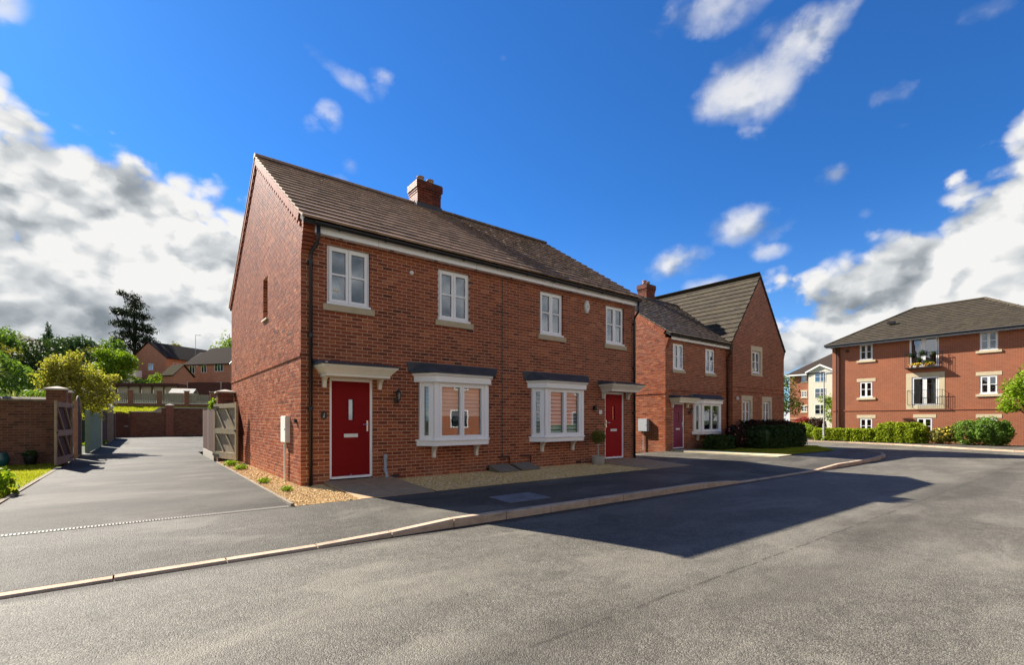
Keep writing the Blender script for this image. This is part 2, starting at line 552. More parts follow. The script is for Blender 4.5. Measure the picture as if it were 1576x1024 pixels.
def tag(o, label=None, cat=None, group=None, kind=None):
    if label:
        o['label'] = label
    if cat:
        o['category'] = cat
    if group:
        o['group'] = group
    if kind:
        o['kind'] = kind
    return o


def thing(name, label, cat, loc, group=None):
    o = bpy.data.objects.new(name, None)
    o.empty_display_size = .2
    link(o, None, Matrix.Translation(Vector(loc)))
    return tag(o, label, cat, group)


def thing_part(name, parent):
    o = bpy.data.objects.new(name, None)
    o.empty_display_size = .1
    return link(o, parent)


class Frame:
    """u runs along a wall, w out of it, v up"""

    def __init__(s, o, u, n):
        s.o, s.u, s.n = Vector(o), Vector(u).normalized(), Vector(n).normalized()

    def __call__(s, u, w, v):
        p = s.o + s.u * u + s.n * w
        return (p.x, p.y, p.z + v)


def turned(o, deg):
    a = R(deg)
    return Frame(o, (math.cos(a), math.sin(a), 0), (math.sin(a), -math.cos(a), 0))


WORLD = Frame((0, 0, 0), (1, 0, 0), (0, 1, 0))


class MB:
    def __init__(s):
        s.v, s.f, s.t = [], [], []

    def face(s, pts, tone=.5):
        b = len(s.v)
        s.v.extend(pts)
        s.f.append(tuple(range(b, b + len(pts))))
        s.t.append(tone)

    def hexa(s, p, tone=.5, skip=()):
        b = len(s.v)
        s.v.extend(p)
        for i, q in enumerate(((0, 3, 2, 1), (4, 5, 6, 7), (0, 1, 5, 4), (1, 2, 6, 5), (2, 3, 7, 6), (3, 0, 4, 7))):
            if i in skip:
                continue
            s.f.append(tuple(b + k for k in q))
            s.t.append(tone)
        return s

    def box(s, F, u0, u1, w0, w1, v0, v1, tone=.5):
        return s.hexa([F(u0, w0, v0), F(u1, w0, v0), F(u1, w1, v0), F(u0, w1, v0),
                       F(u0, w0, v1), F(u1, w0, v1), F(u1, w1, v1), F(u0, w1, v1)], tone)

    def prism(s, F, poly, w0, w1, tone=.5):
        n = len(poly)
        b = len(s.v)
        s.v.extend([F(u, w0, v) for u, v in poly] + [F(u, w1, v) for u, v in poly])
        s.f.append(tuple(range(b, b + n)))
        s.f.append(tuple(range(b + 2 * n - 1, b + n - 1, -1)))
        s.t += [tone, tone]
        for i in range(n):
            j = (i + 1) % n
            s.f.append((b + i, b + j, b + n + j, b + n + i))
            s.t.append(tone)
        return s

    def slab(s, F, poly, v0, v1, tone=.5):
        """poly in (u, w), extruded upwards"""
        n = len(poly)
        b = len(s.v)
        s.v.extend([F(u, w, v0) for u, w in poly] + [F(u, w, v1) for u, w in poly])
        s.f.append(tuple(range(b, b + n)))
        s.f.append(tuple(range(b + n, b + 2 * n)))
        s.t += [tone, tone]
        for i in range(n):
            j = (i + 1) % n
            s.f.append((b + i, b + j, b + n + j, b + n + i))
            s.t.append(tone)
        return s

    def loft(s, rings, tone=.5, cap=True):
        n = len(rings[0])
        b = len(s.v)
        for r in rings:
            s.v.extend(r)
        for k in range(len(rings) - 1):
            for i in range(n):
                j = (i + 1) % n
                s.f.append((b + k * n + i, b + k * n + j, b + (k + 1) * n + j, b + (k + 1) * n + i))
                s.t.append(tone)
        if cap:
            s.f.append(tuple(b + i for i in range(n))[::-1])
            s.f.append(tuple(b + (len(rings) - 1) * n + i for i in range(n)))
            s.t += [tone, tone]
        return s

    def tube(s, pts, rad, n=8, tone=.5):
        pts = [Vector(p) for p in pts]
        rads = rad if isinstance(rad, (list, tuple)) else [rad] * len(pts)
        rings = []
        for i, p in enumerate(pts):
            a = pts[max(i - 1, 0)]
            c = pts[min(i + 1, len(pts) - 1)]
            tdir = (c - a).normalized()
            ref = Vector((0, 0, 1)) if abs(tdir.z) < .9 else Vector((1, 0, 0))
            x = tdir.cross(ref).normalized()
            y = tdir.cross(x)
            rings.append([tuple(p + (x * math.cos(2 * math.pi * k / n) + y * math.sin(2 * math.pi * k / n)) * rads[i]) for k in range(n)])
        return s.loft(rings, tone)

    def lathe(s, c, prof, n=16, tone=.5):
        rings = [[(c[0] + r * math.cos(2 * math.pi * k / n), c[1] + r * math.sin(2 * math.pi * k / n), c[2] + z) for k in range(n)] for r, z in prof]
        return s.loft(rings, tone)

    def mesh(s, name, mat, smooth=False):
        me = bpy.data.meshes.new(name)
        me.from_pydata(s.v, [], s.f)
        me.materials.append(MATS[mat])
        at = me.attributes.new('tone', 'FLOAT', 'FACE')
        at.data.foreach_set('value', np.array(s.t, dtype=np.float32))
        if smooth:
            me.polygons.foreach_set('use_smooth', [True] * len(me.polygons))
        me.update()
        return me

    def build(s, name, mat, parent=None, smooth=False, label=None, cat=None, group=None, kind=None):
        o = bpy.data.objects.new(name, s.mesh(name, mat, smooth))
        link(o, parent)
        return tag(o, label, cat, group, kind)


def put(name, mesh, parent, loc, rot=None):
    o = bpy.data.objects.new(name, mesh)
    m = Matrix.Translation(Vector(loc))
    if rot is not None:
        m = m @ rot
    return link(o, parent, m)


def bigmesh(name, verts, faces_n, tones, mat, parent=None, **kw):
    """numpy mesh of equal polygons: verts (N*k,3)"""
    k = faces_n
    nf = len(verts) // k
    me = bpy.data.meshes.new(name)
    me.vertices.add(len(verts))
    me.vertices.foreach_set('co', np.ascontiguousarray(verts, dtype=np.float32).ravel())
    me.loops.add(len(verts))
    me.loops.foreach_set('vertex_index', np.arange(len(verts), dtype=np.int32))
    me.polygons.add(nf)
    me.polygons.foreach_set('loop_start', np.arange(0, len(verts), k, dtype=np.int32))
    me.polygons.foreach_set('loop_total', np.full(nf, k, dtype=np.int32))
    me.materials.append(MATS[mat])
    at = me.attributes.new('tone', 'FLOAT', 'FACE')
    at.data.foreach_set('value', np.asarray(tones, dtype=np.float32))
    me.update(calc_edges=True)
    o = bpy.data.objects.new(name, me)
    link(o, parent)
    return tag(o, **kw)


# ------------------------------------------------------------------ brickwork
BP, BH, BL = .225, .075, .213
BRT = [.22, .35, .43, .49, .54, .60, .68, .84]


def seen_size(p, n):
    v = CAM - Vector(p)
    dd = v.length
    return max(0.0, v.normalized().dot(n)) / (dd * dd)


class Brickwork:
    """courses of single bricks on one thing, joints recessed behind them"""

    def __init__(s, house, mat='brick', mortar='mortar', limit=300):
        s.house, s.mat, s.mortar, s.limit = house, mat, mortar, limit
        s.b = []

    def wall(s, F, u0, u1, v0, v1, holes=(), clip=None, name='wall', depth=.10, shift=0.0, reveal=True):
        mb = MB()
        wall_id = len(s.b)
        rows = int(round((v1 - v0) / BH))
        mine = []
        for r in range(rows):
            va, vb = v0 + r * BH, v0 + (r + 1) * BH
            vm = (va + vb) / 2
            a, b = u0, u1
            if clip:
                a, b = max(u0, clip(vm)[0]), min(u1, clip(vm)[1])
                if b - a < .02:
                    continue
            spans = [(a, b)]
            for (h0, h1, g0, g1) in holes:
                if g0 < vm < g1:
                    ns = []
                    for (p, q) in spans:
                        if h1 <= p or h0 >= q:
                            ns.append((p, q))
                        else:
                            if h0 > p:
                                ns.append((p, h0))
                            if h1 < q:
                                ns.append((h1, q))
                    spans = ns
            off = u0 + shift - (BP / 2 if r % 2 else 0)
            for (p, q) in spans:
                mb.face([F(p, -.0032, va), F(q, -.0032, va), F(q, -.0032, vb), F(p, -.0032, vb)])
                k = math.floor((p - off) / BP)
                x = off + k * BP
                while x < q - 1e-4:
                    c, e = max(x, p), min(x + BL, q)
                    if e - c > .02:
                        mine.append((F, c, e, va + .006, vb - .006, depth))
                    x += BP
        for (h0, h1, g0, g1) in holes:
            if reveal:
                z0, z1 = max(g0, v0), min(g1, v1)
                mb.face([F(h0 - .007, -.011, z0), F(h0 - .007, -.2, z0), F(h0 - .007, -.2, z1), F(h0 - .007, -.011, z1)])
                mb.face([F(h1 + .007, -.011, z0), F(h1 + .007, -.2, z0), F(h1 + .007, -.2, z1), F(h1 + .007, -.011, z1)])
                mb.face([F(h0 - .01, -.011, z1 + .004), F(h1 + .01, -.011, z1 + .004), F(h1 + .01, -.2, z1 + .004), F(h0 - .01, -.2, z1 + .004)])
        w = mb.build(name, s.mortar, s.house)
        for q in mine:
            s.b.append((w, *q))
        return w

    def finish(s):
        full = [(seen_size(F((c + e) / 2, 0, va), F.n), i) for i, (w, F, c, e, va, vb, dp) in enumerate(s.b) if e - c > BL - .003]
        full.sort(reverse=True)
        single = {i for _, i in full[:s.limit]}
        rest = MB()
        cache = {}
        for i, (w, F, c, e, va, vb, dp) in enumerate(s.b):
            t = min(1, max(0, random.gauss(.49, .18)))
            pr = random.uniform(-.0014, .0016)
            if i in single:
                key = (round(F.n.x, 3), round(F.n.y, 3), random.randrange(8))
                if key not in cache:
                    G = Frame((0, 0, 0), F.u, F.n)
                    m = MB()
                    m.box(G, 0, BL, -dp, 0, 0, BH - .012, BRT[key[2]])
                    cache[key] = m.mesh('brick', s.mat)
                put('brick', cache[key], w, F(c, pr, va))
            else:
                p = [F(c, -dp, va), F(e, -dp, va), F(e, pr, va), F(c, pr, va), F(c, -dp, vb), F(e, -dp, vb), F(e, pr, vb), F(c, pr, vb)]
                rest.hexa(p, t, (2,))
        if rest.f:
            rest.build('brickwork', s.mat, s.house, kind='stuff')


# ------------------------------------------------------------------ roof tiles
class Tiling:
    def __init__(s, roof, mat, limit=300):
        s.roof, s.mat, s.limit = roof, mat, limit
        s.b = []

    def slope(s, E, U, S, N, length, rise, tw=.30, gauge=.335, clip=None, rough=0.0, roughfrom=-1e9):
        E, U, S, N = Vector(E), Vector(U).normalized(), Vector(S).normalized(), Vector(N).normalized()
        rows = int(math.ceil(rise / gauge))
        for r in range(rows):
            s0 = r * gauge
            s1 = min(s0 + gauge + .07, rise + .02)
            x = -tw / 2 if r % 2 else 0.0
            while x < length - .01:
                a, b = max(0, x), min(length, x + tw - .003)
                x += tw
                if b - a < .03:
                    continue
                if clip:
                    cc = clip((a + b) / 2, s0 + gauge / 2)
                    if not cc:
                        continue
                s.b.append((E, U, S, N, a, b, s0, s1, rough if a > roughfrom else rough * .35, abs(b - a - tw + .003) < .002 and s1 - s0 > gauge + .06))

    def finish(s):
        order = sorted(((seen_size(q[0] + q[1] * q[4] + q[2] * q[6], q[3]), i) for i, q in enumerate(s.b) if q[9]), reverse=True)
        single = {i for _, i in order[:s.limit]}
        rest = MB()
        cache = {}
        for i, (E, U, S, N, a, b, s0, s1, rg, full) in enumerate(s.b):
            lift = random.uniform(0, .012) * rg
            tw = random.uniform(-.012, .012) * rg

            def P(u, ss, h):
                return tuple(E + U * u + S * ss + N * h)

            def corners(o, a, b, s0, s1, t):
                q = lambda u, ss, h: tuple(Vector(o) + U * u + S * ss + N * h)
                return [q(a, s0, .020), q(b, s0, .020), q(b, s1, .000), q(a, s1, .000), q(a, s0, .066 + t), q(b, s0, .066 - t), q(b, s1, .020), q(a, s1, .020)]
            if i in single:
                key = (round(N.x, 2), round(N.y, 2), random.randrange(8))
                if key not in cache:
                    m = MB()
                    m.hexa(corners((0, 0, 0), 0, b - a, 0, s1 - s0, random.uniform(-.004, .004) * rg), .12 + .11 * key[2])
                    cache[key] = m.mesh('tile', s.mat)
                put('tile', cache[key], s.roof, E + U * a + S * s0 + N * lift)
            else:
                o = N * lift + E
                rest.hexa(corners(o, a, b, s0 + tw, s1, random.uniform(-.006, .006) * rg), random.uniform(.05, .95))
        if rest.f:
            o = rest.build('tiling', s.mat, s.roof, kind='stuff')


# ------------------------------------------------------------------ joinery
def framework(F, u0, u1, v0, v1, w0, w1, t):
    m = MB()
    m.box(F, u0, u0 + t, w0, w1, v0, v1)
    m.box(F, u1 - t, u1, w0, w1, v0, v1)
    m.box(F, u0 + t, u1 - t, w0, w1, v0, v0 + t)
    m.box(F, u0 + t, u1 - t, w0, w1, v1 - t, v1)
    return m


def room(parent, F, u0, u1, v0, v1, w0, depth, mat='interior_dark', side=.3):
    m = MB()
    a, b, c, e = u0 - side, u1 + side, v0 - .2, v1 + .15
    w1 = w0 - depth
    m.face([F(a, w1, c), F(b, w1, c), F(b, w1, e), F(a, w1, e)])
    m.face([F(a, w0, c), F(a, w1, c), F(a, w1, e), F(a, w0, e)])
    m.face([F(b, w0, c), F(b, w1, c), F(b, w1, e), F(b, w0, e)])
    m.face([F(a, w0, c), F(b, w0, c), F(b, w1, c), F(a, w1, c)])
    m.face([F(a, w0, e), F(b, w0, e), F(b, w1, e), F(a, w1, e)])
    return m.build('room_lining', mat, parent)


def window(house, F, u0, u1, v0, v1, sill='stone_sill', lintel=None, w=-.055, bar=.52, gl='glass_upstairs', board=True, panes=2, deep=True, sill_over=.085, roommat='interior_dark'):
    t = .045
    fr = framework(F, u0 + .006, u1 - .006, v0 + .006, v1 - .006, w - .06, w, t)
    if board:
        fr.box(F, u0 - .01, u1 + .01, w - .06, w + .075, v0 - .012, v0 + .03)
    win = fr.build('window', 'white_upvc', house)
    iu0, iu1, iv0, iv1 = u0 + .05, u1 - .05, v0 + .05, v1 - .05
    wd = (iu1 - iu0) / panes
    for k in range(panes):
        a, b = iu0 + k * wd, iu0 + (k + 1) * wd
        s = .055
        cs = framework(F, a + .004, b - .004, iv0, iv1, w - .045, w + .018, s)
        mid = iv0 + (iv1 - iv0) * bar
        cs.box(F, a + s, b - s, w - .03, w + .010, mid - .018, mid + .018)
        cs.build('casement', 'white_upvc', win)
        for (g0, g1) in ((iv0 + s, mid - .018), (mid + .018, iv1 - s)):
            MB().box(F, a + s, b - s, w - .022, w - .014, g0, g1).build('pane', gl, win)
    if sill:
        m = MB()
        m.hexa([F(u0 - sill_over, -.08, v0 - .15), F(u1 + sill_over, -.08, v0 - .15), F(u1 + sill_over, .048, v0 - .15), F(u0 - sill_over, .048, v0 - .15),
                F(u0 - sill_over, -.08, v0 - .012), F(u1 + sill_over, -.08, v0 - .012), F(u1 + sill_over, .048, v0 - .022), F(u0 - sill_over, .048, v0 - .022)])
        m.build('sill', sill, win)
    if lintel:
        MB().box(F, u0 - .12, u1 + .12, -.1, .012, v1, v1 + .225).build('lintel', lintel, win)
    if deep:
        room(win, F, u0, u1, v0, v1, w - .08, 1.1, roommat)
    return win


def door(house, F, u0, u1, v0, v1, mat, handle='right'):
    w = -.05
    m = MB()
    m.box(F, u0, u0 + .05, w - .07, w + .02, v0, v1)
    m.box(F, u1 - .05, u1, w - .07, w + .02, v0, v1)
    m.box(F, u0 + .05, u1 - .05, w - .07, w + .02, v1 - .06, v1)
    m.box(F, u0 + .05, u1 - .05, w - .07, w + .045, v0, v0 + .045)
    fr = m.build('door_frame', 'white_upvc', house)
    a, b, c, e = u0 + .054, u1 - .054, v0 + .05, v1 - .064
    gu0 = (a + b) / 2 - .055 + .0
    gu1 = gu0 + .11
    g0, g1 = c + 1.16, c + 1.60
    m = MB()
    m.box(F, a, gu0, w - .05, w - .006, c, e)
    m.box(F, gu1, b, w - .05, w - .006, c, e)
    m.box(F, gu0, gu1, w - .05, w - .006, c, g0)
    m.box(F, gu0, gu1, w - .05, w - .006, g1, e)
    leaf = m.build('door', mat, house)
    framework(F, gu0 - .012, gu1 + .012, g0 - .012, g1 + .012, w - .006, w + .004, .018).build('glazing_bead', mat, leaf)
    MB().box(F, gu0, gu1, w - .035, w - .025, g0, g1).build('pane', 'glass_obscured', leaf)
    lp = MB()
    lc = (a + b) / 2
    lp.box(F, lc - .145, lc + .145, w - .006, w + .008, c + .80, c + .875)
    lp.box(F, lc - .12, lc + .12, w + .008, w + .014, c + .818, c + .858)
    lp.build('letter_plate', 'chrome' if False else 'cabinet_white', leaf)
    hu = b - .05 if handle == 'right' else a + .05
    s = -1 if handle == 'right' else 1
    h = MB()
    h.box(F, hu - .018, hu + .018, w - .006, w + .006, c + .92, c + 1.15)
    h.tube([F(hu, w + .006, c + 1.07), F(hu, w + .055, c + 1.07), F(hu + s * .03, w + .06, c + 1.07), F(hu + s * .12, w + .06, c + 1.065)], .010, 8)
    h.build('handle', 'chrome', leaf)
    MB().box(F, lc - .012, lc + .012, w - .006, w + .004, v0 + .05, v0 + .075).build('weather_strip', 'grey_pvc', leaf)
    room(fr, F, a, b, c, e, w - .09, 1.0, 'interior_dark', .1)
    return leaf


def bay(house, F, u0, u1, proj=.30, cant=.26, v0=.84, v1=2.16, blind=None, slats=0):
    A, B, C_, D_ = (u0, 0.0), (u0 + cant, proj), (u1 - cant, proj), (u1, 0.0)
    fr = thing_part('bay_window', house)

    def post(p, r=.045):
        MB().slab(F, [(p[0] - r, p[1] - r), (p[0] + r, p[1] - r), (p[0] + r, p[1] + r), (p[0] - r, p[1] + r)], v0, v1).build('post', 'white_upvc', fr)
    post((A[0] + .03, .03), .035)
    post(B, .05)
    post(C_, .05)
    post((D_[0] - .03, .03), .035)

    def strip(p, q, n, bars=False, seed=0):
        p, q = Vector(p), Vector(q)
        L = (q - p).length
        base = F.o + F.u * p.x + F.n * p.y
        dirw = (F.u * (q.x - p.x) + F.n * (q.y - p.y)).normalized()
        nn = Vector((dirw.y, -dirw.x, 0))
        if nn.dot(F.n) < 0:
            nn = -nn
        G = Frame(base, dirw, nn)
        e = .04
        framework(G, e, L - e, v0, v1, -.035, .03, .06).build('frame', 'white_upvc', fr)
        wd = (L - 2 * e - .10) / n
        for k in range(n):
            a = e + .05 + k * wd
            b = a + wd
            cs = framework(G, a + .003, b - .003, v0 + .05, v1 - .05, -.03, .045, .052)
            if bars:
                mid = (v0 + v1) / 2 + .02
                cs.box(G, a + .055, b - .055, -.02, .03, mid - .012, mid + .012)
            cs.build('casement', 'white_upvc', fr)
            MB().box(G, a + .05, b - .05, -.012, -.004, v0 + .10, v1 - .10).build('pane', 'glass', fr)
            if blind:
                if slats:
                    bm = MB()
                    zz = v0 + .09
                    while zz < v1 - .09:
                        bm.box(G, a + .02, b - .02, -.115, -.100, zz, zz + slats * .70)
                        zz += slats
                    bm.build('blind', blind, fr)
                else:
                    bm = MB()
                    zz = v0 + (v1 - v0) * .44
                    k2 = 0
                    while zz < v1 - .08:
                        bm.box(G, a + .02, b - .02, -.118 - .014 * (k2 % 2), -.100 - .014 * (k2 % 2), zz, zz + .078)
                        zz += .09
                        k2 += 1
                    bm.box(G, a + .02, b - .02, -.112, -.095, v0 + (v1 - v0) * .44 - .03, v0 + (v1 - v0) * .44 - .001)
                    bm.build('blind', blind, fr)
    strip(A, B, 1, bars=bool(slats))
    strip(B, C_, 2)
    strip(C_, D_, 1, bars=bool(slats))

    def ring(o, k=1.0):
        return [(u0 - o * .9, 0.0), (u0 - o * .45 + cant, proj + o * k), (u1 + o * .45 - cant, proj + o * k), (u1 + o * .9, 0.0)]
    s = MB()
    s.slab(F, ring(.10), v0 - .022, v0 + .008)
    s.slab(F, ring(.065), v0 - .135, v0 - .022)
    s.build('sill', 'white_upvc', fr)
    c = MB()
    c.slab(F, ring(.14), v1, v1 + .13)
    c.loft([[F(u, w, v1 + .13) for u, w in ring(.145)], [F(u, w, v1 + .155) for u, w in ring(.185)], [F(u, w, v1 + .195) for u, w in ring(.20)]])
    c.build('cornice', 'white_upvc', fr)
    r = MB()
    lo = ring(.235)
    z = v1 + .197
    hi = [(u0 - .32, 0.012), (u0 + .05, .05), (u1 - .05, .05), (u1 + .32, 0.012)]
    bot = [F(lo[0][0] - .06, 0.0, z + .02), F(*lo[1], z), F(*lo[2], z), F(lo[3][0] + .06, 0.0, z + .02)]
    topr = [F(u, w, v1 + .455) for u, w in hi]
    r.loft([bot, [(p[0], p[1], p[2] + .018) for p in bot], topr])
    r.build('lead_roof', 'lead', fr)
    for bu in (u0 + cant + .10, u1 - cant - .10):
        b = MB()
        prof = [(0.0, v0 - .136), (.20, v0 - .136), (.195, v0 - .165), (.14, v0 - .20), (.10, v0 - .26), (.085, v0 - .32), (.085, v0 - .42), (0.0, v0 - .42)]
        G = Frame(F.o + F.u * (bu - .035), F.n, F.u)
        b.prism(G, prof, 0, .07)
        b.build('bracket', 'cream_paint', fr)
    return fr


def canopy(house, F, u0, u1, v0, proj=.45):
    c = MB()

    def rr(o):
        return [(u0 - o, 0.0), (u0 - o, proj + o), (u1 + o, proj + o), (u1 + o, 0.0)]
    rings = []
    for o, z in ((0, 0), (0, .055), (.018, .06), (.03, .085), (.085, .15), (.10, .155), (.10, .175), (.125, .18), (.13, .215)):
        rings.append([F(u, w, v0 + z) for u, w in rr(o)])
    c.loft(rings)
    can = c.build('door_canopy', 'cream_paint', house)
    r = MB()
    lo = [F(u, w, v0 + .217) for u, w in rr(.155)]
    l2 = [(p[0], p[1], p[2] + .02) for p in lo]
    hi = [F(u0 - .16, 0.002, v0 + .345), F(u0 - .06, .08, v0 + .335), F(u1 + .06, .08, v0 + .335), F(u1 + .16, 0.002, v0 + .345)]
    r.loft([lo, l2, hi])
    r.build('lead_roof', 'lead', can)
    for bu in (u0 + .035, u1 - .105):
        prof = [(0.0, v0 - .001), (.20, v0 - .001), (.195, v0 - .03), (.13, v0 - .06), (.10, v0 - .11), (.09, v0 - .21), (0.0, v0 - .21)]
        G = Frame(F.o + F.u * bu, F.n, F.u)
        MB().prism(G, prof, 0, .07).build('bracket', 'cream_paint', can)
    MB().box(F, u0 - .06, u0 - .02, proj + .10, proj + .14, v0 + .21, v0 + .255).build('end_clip', 'cream_paint', can)
    return can


def eaves(house, F, u0, u1, v, out=.15):
    """white fascia and soffit with a black gutter on brackets"""
    m = MB()
    m.box(F, u0, u1, .0, out, v, v + .012)
    m.box(F, u0, u1, out, out + .02, v - .012, v + .185)
    x = u0 + 1.2
    fa = m.build('fascia', 'white_upvc', house)
    for k in range(int((u1 - u0) / 2.5)):
        MB().box(F, u0 + 1.3 + 2.5 * k, u0 + 1.306 + 2.5 * k, out + .0195, out + .0235, v - .010, v + .18).build('fascia_joint', 'grey_pvc', fa)
    for k in range(int((u1 - u0) / 1.1)):
        MB().box(F, u0 + .5 + 1.1 * k, u0 + .58 + 1.1 * k, .05, .09, v - .006, v + .004).build('soffit_vent', 'black_plastic', fa)
    g = MB()
    prof = [(math.cos(a) * .058, math.sin(a) * .058) for a in [math.pi + i * math.pi / 8 for i in range(9)]]
    inn = [(math.cos(a) * .052, math.sin(a) * .052) for a in [2 * math.pi - i * math.pi / 8 for i in range(9)]]
    poly = [(out + .085 + a, v + .165 + b) for a, b in prof + inn]
    G = Frame(F.o + F.u * (u0 - .02), F.n, F.u)
    g.prism(G, poly, 0, u1 - u0 + .04)
    gt = g.build('gutter', 'black_plastic', house)
    k = u0 + .45
    while k < u1:
        b = MB()
        b.prism(Frame(F.o + F.u * k, F.n, F.u), [(out + .02, v + .20), (out + .02, v + .12), (out + .06, v + .095), (out + .12, v + .095), (out + .148, v + .14), (out + .15, v + .178)], 0, .03)
        b.build('gutter_bracket', 'black_plastic', gt)
        k += .98
    return gt


def downpipe(house, F, u, v_top, out_top=.235, off=0.0, v_bot=.05):
    p = MB()
    p.tube([F(u + off, out_top, v_top), F(u + off, out_top, v_top - .28), F(u + off * .85, out_top - .02, v_top - .36), F(u + off * .15, .08, v_top - .50), F(u, .062, v_top - .58), F(u, .062, v_bot)], .036, 12)
    d_ = p.build('downpipe', 'black_plastic', house, True)
    z = v_top - .75
    while z > .4:
        c = MB()
        c.tube([F(u, .062, z), F(u, .062, z + .07)], .043, 12)
        c.box(F, u - .055, u + .055, .005, .04, z + .01, z + .055)
        c.build('pipe_collar', 'black_plastic', d_)
        z -= 1.45
    return d_


def chimney(house, x0, x1, y0, y1, zb, zt, pots, mat='brick'):
    Fr = Frame((x0, y0, zb), (1, 0, 0), (0, -1, 0))
    core = MB()
    core.box(WORLD, x0 + .02, x1 - .02, y0 + .02, y1 - .02, zb - .7, zt)
    st = core.build('chimney', 'mortar_dark', house)
    m = MB()
    rows = int((zt - zb + .6) / BH)
    for r in range(rows):
        z = zt - (r + 1) * BH
        o = .05 if r < 3 else (.028 if r == 3 else (.0 if r > 4 else .012))
        sh = 0 if r % 2 else .11
        for (F, L) in ((Frame((x0 - o, y0 - o, 0), (1, 0, 0), (0, -1, 0)), x1 - x0 + 2 * o), (Frame((x0 - o, y0 - o, 0), (0, 1, 0), (-1, 0, 0)), y1 - y0 + 2 * o), (Frame((x1 + o, y0 - o, 0), (0, 1, 0), (1, 0, 0)), y1 - y0 + 2 * o)):
            lo_ = .101 if F.n.y == 0 else 0
            x = -sh
            while x < L - .01:
                a, b = max(lo_, x), min(L, x + BL)
                x += BP
                if b - a > .02:
                    m.box(F, a, b, -.10, 0, z + .005, z + BH - .005, min(1, max(0, random.gauss(.22 if r > 3 else .08, .14))))
    m.build('brickwork', mat, st, kind='stuff')
    MB().box(WORLD, x0 - .03, x1 + .03, y0 - .03, y1 + .03, zt, zt + .03).build('flaunching', 'roof_mossgreen', st)
    for (px, py, h) in pots:
        p = MB()
        p.lathe((px, py, zt + .02), [(.115, 0), (.108, h * .7), (.10, h * .82), (.125, h * .84), (.125, h * .97), (.10, h), (.085, h * .9)], 14)
        p.build('chimney_pot', 'clay_pot', st, True)
    f = MB()
    f.box(Fr, -.03, x1 - x0 + .03, -.01, .02, -.30, .0)
    f.box(Fr, -.06, x1 - x0 + .06, .01, .16, -.33, -.25)
    f.build('lead_flashing', 'lead', st)
    s_ = MB()
    for k in range(3):
        s_.box(WORLD, x0 - .02, x0 + .005, y0 + k * .12, y0 + .13 + k * .12, zb - .28 + k * .09, zb - .08 + k * .10)
    s_.build('stepped_flashing', 'cabinet_white', st)
    return st


# ------------------------------------------------------------------ plants
def leaf_quads(pts, size, normal=None, aspect=.55, rng=RNG, flat=.0):
    n = len(pts)
    a = rng.normal(size=(n, 3))
    if normal is not None:
        a = a * .75 + normal
    a[:, 2] += flat
    a /= np.linalg.norm(a, axis=1)[:, None] + 1e-9
    b = rng.normal(size=(n, 3))
    b -= (b * a).sum(1)[:, None] * a
    b /= np.linalg.norm(b, axis=1)[:, None] + 1e-9
    c = np.cross(a, b)
    sz = size * rng.uniform(.6, 1.3, size=(n, 1))
    L, Wd = b * sz, c * sz * aspect
    q = np.empty((n, 4, 3))
    q[:, 0] = pts - L
    q[:, 1] = pts - Wd * .9 + a * sz * .12
    q[:, 2] = pts + L
    q[:, 3] = pts + Wd * .9 + a * sz * .12
    return q.reshape(-1, 3)


def blob_points(blobs, n, shell=.5, rng=RNG, lump=.25):
    vol = np.array([b[3] * b[4] * b[5] for b in blobs]) ** (2 / 3)
    cnt = np.maximum(4, (n * vol / vol.sum()).astype(int))
    P, N = [], []
    for (x, y, z, rx, ry, rz), k in zip(blobs, cnt):
        dv = rng.normal(size=(k, 3))
        dv /= np.linalg.norm(dv, axis=1)[:, None]
        ph = rng.uniform(0, 6.28, 6)
        w = 1 + lump * (np.sin(dv[:, 0] * 5 + ph[0]) * np.sin(dv[:, 1] * 5 + ph[1]) + .6 * np.sin(dv[:, 2] * 8 + ph[2]) * np.sin(dv[:, 0] * 9 + ph[3]))
        r = (shell + (1 - shell) * rng.uniform(0, 1, k) ** .6) * w
        P.append(np.array([x, y, z]) + dv * r[:, None] * np.array([rx, ry, rz]))
        N.append(dv)
    return np.vstack(P), np.vstack(N)


def crown(parent, name, blobs, n, size, mat, shell=.55, aspect=.55, lump=.28, flat=0.0, rng=RNG, kind=None):
    P, N = blob_points(blobs, n, shell, rng, lump)
    # each leaf spray keeps its own tint; sprays come in light and dark clumps
    cl = np.sin(P[:, 0] * 3.1 + 1.3) * np.sin(P[:, 1] * 2.7) * np.sin(P[:, 2] * 3.7 + .7)
    t = np.clip(.5 + .16 * cl + rng.normal(0, .17, len(P)), 0, 1)
    return bigmesh(name, leaf_quads(P, size, N * .6, aspect, rng, flat), 4, t, mat, parent)


def tree(name, label, base, height, blobs, n, size, mat, trunk_r=.14, group=None, shell=.55, limbs=7, aspect=.55, flat=0.0, lump=.28):
    base = Vector(base)
    o = thing(name, label, 'tree', base, group)
    t = MB()
    topz = base.z + height
    t.tube([base - Vector((0, 0, .3)), base + Vector((.03, .02, height * .3)), base + Vector((-.04, .05, height * .6)), base + Vector((.02, 0, height * .92))],
           [trunk_r * 1.35, trunk_r, trunk_r * .7, trunk_r * .2], 9)
    t.build('trunk', 'bark', o, True)
    lm = MB()
    for k in range(limbs):
        b = blobs[k % len(blobs)]
        st = base + Vector((0, 0, height * random.uniform(.25, .6)))
        e = Vector((b[0] + random.uniform(-.4, .4) * b[3], b[1] + random.uniform(-.4, .4) * b[4], b[2] + random.uniform(-.2, .5) * b[5]))
        mid = st.lerp(e, .5) + Vector((0, 0, -.05 * height))
        lm.tube([st, mid, e], [trunk_r * .5, trunk_r * .33, trunk_r * .1], 6)
    lm.build('limbs', 'bark', o)
    crown(o, 'crown', blobs, n, size, mat, shell, aspect, lump, flat)
    return o


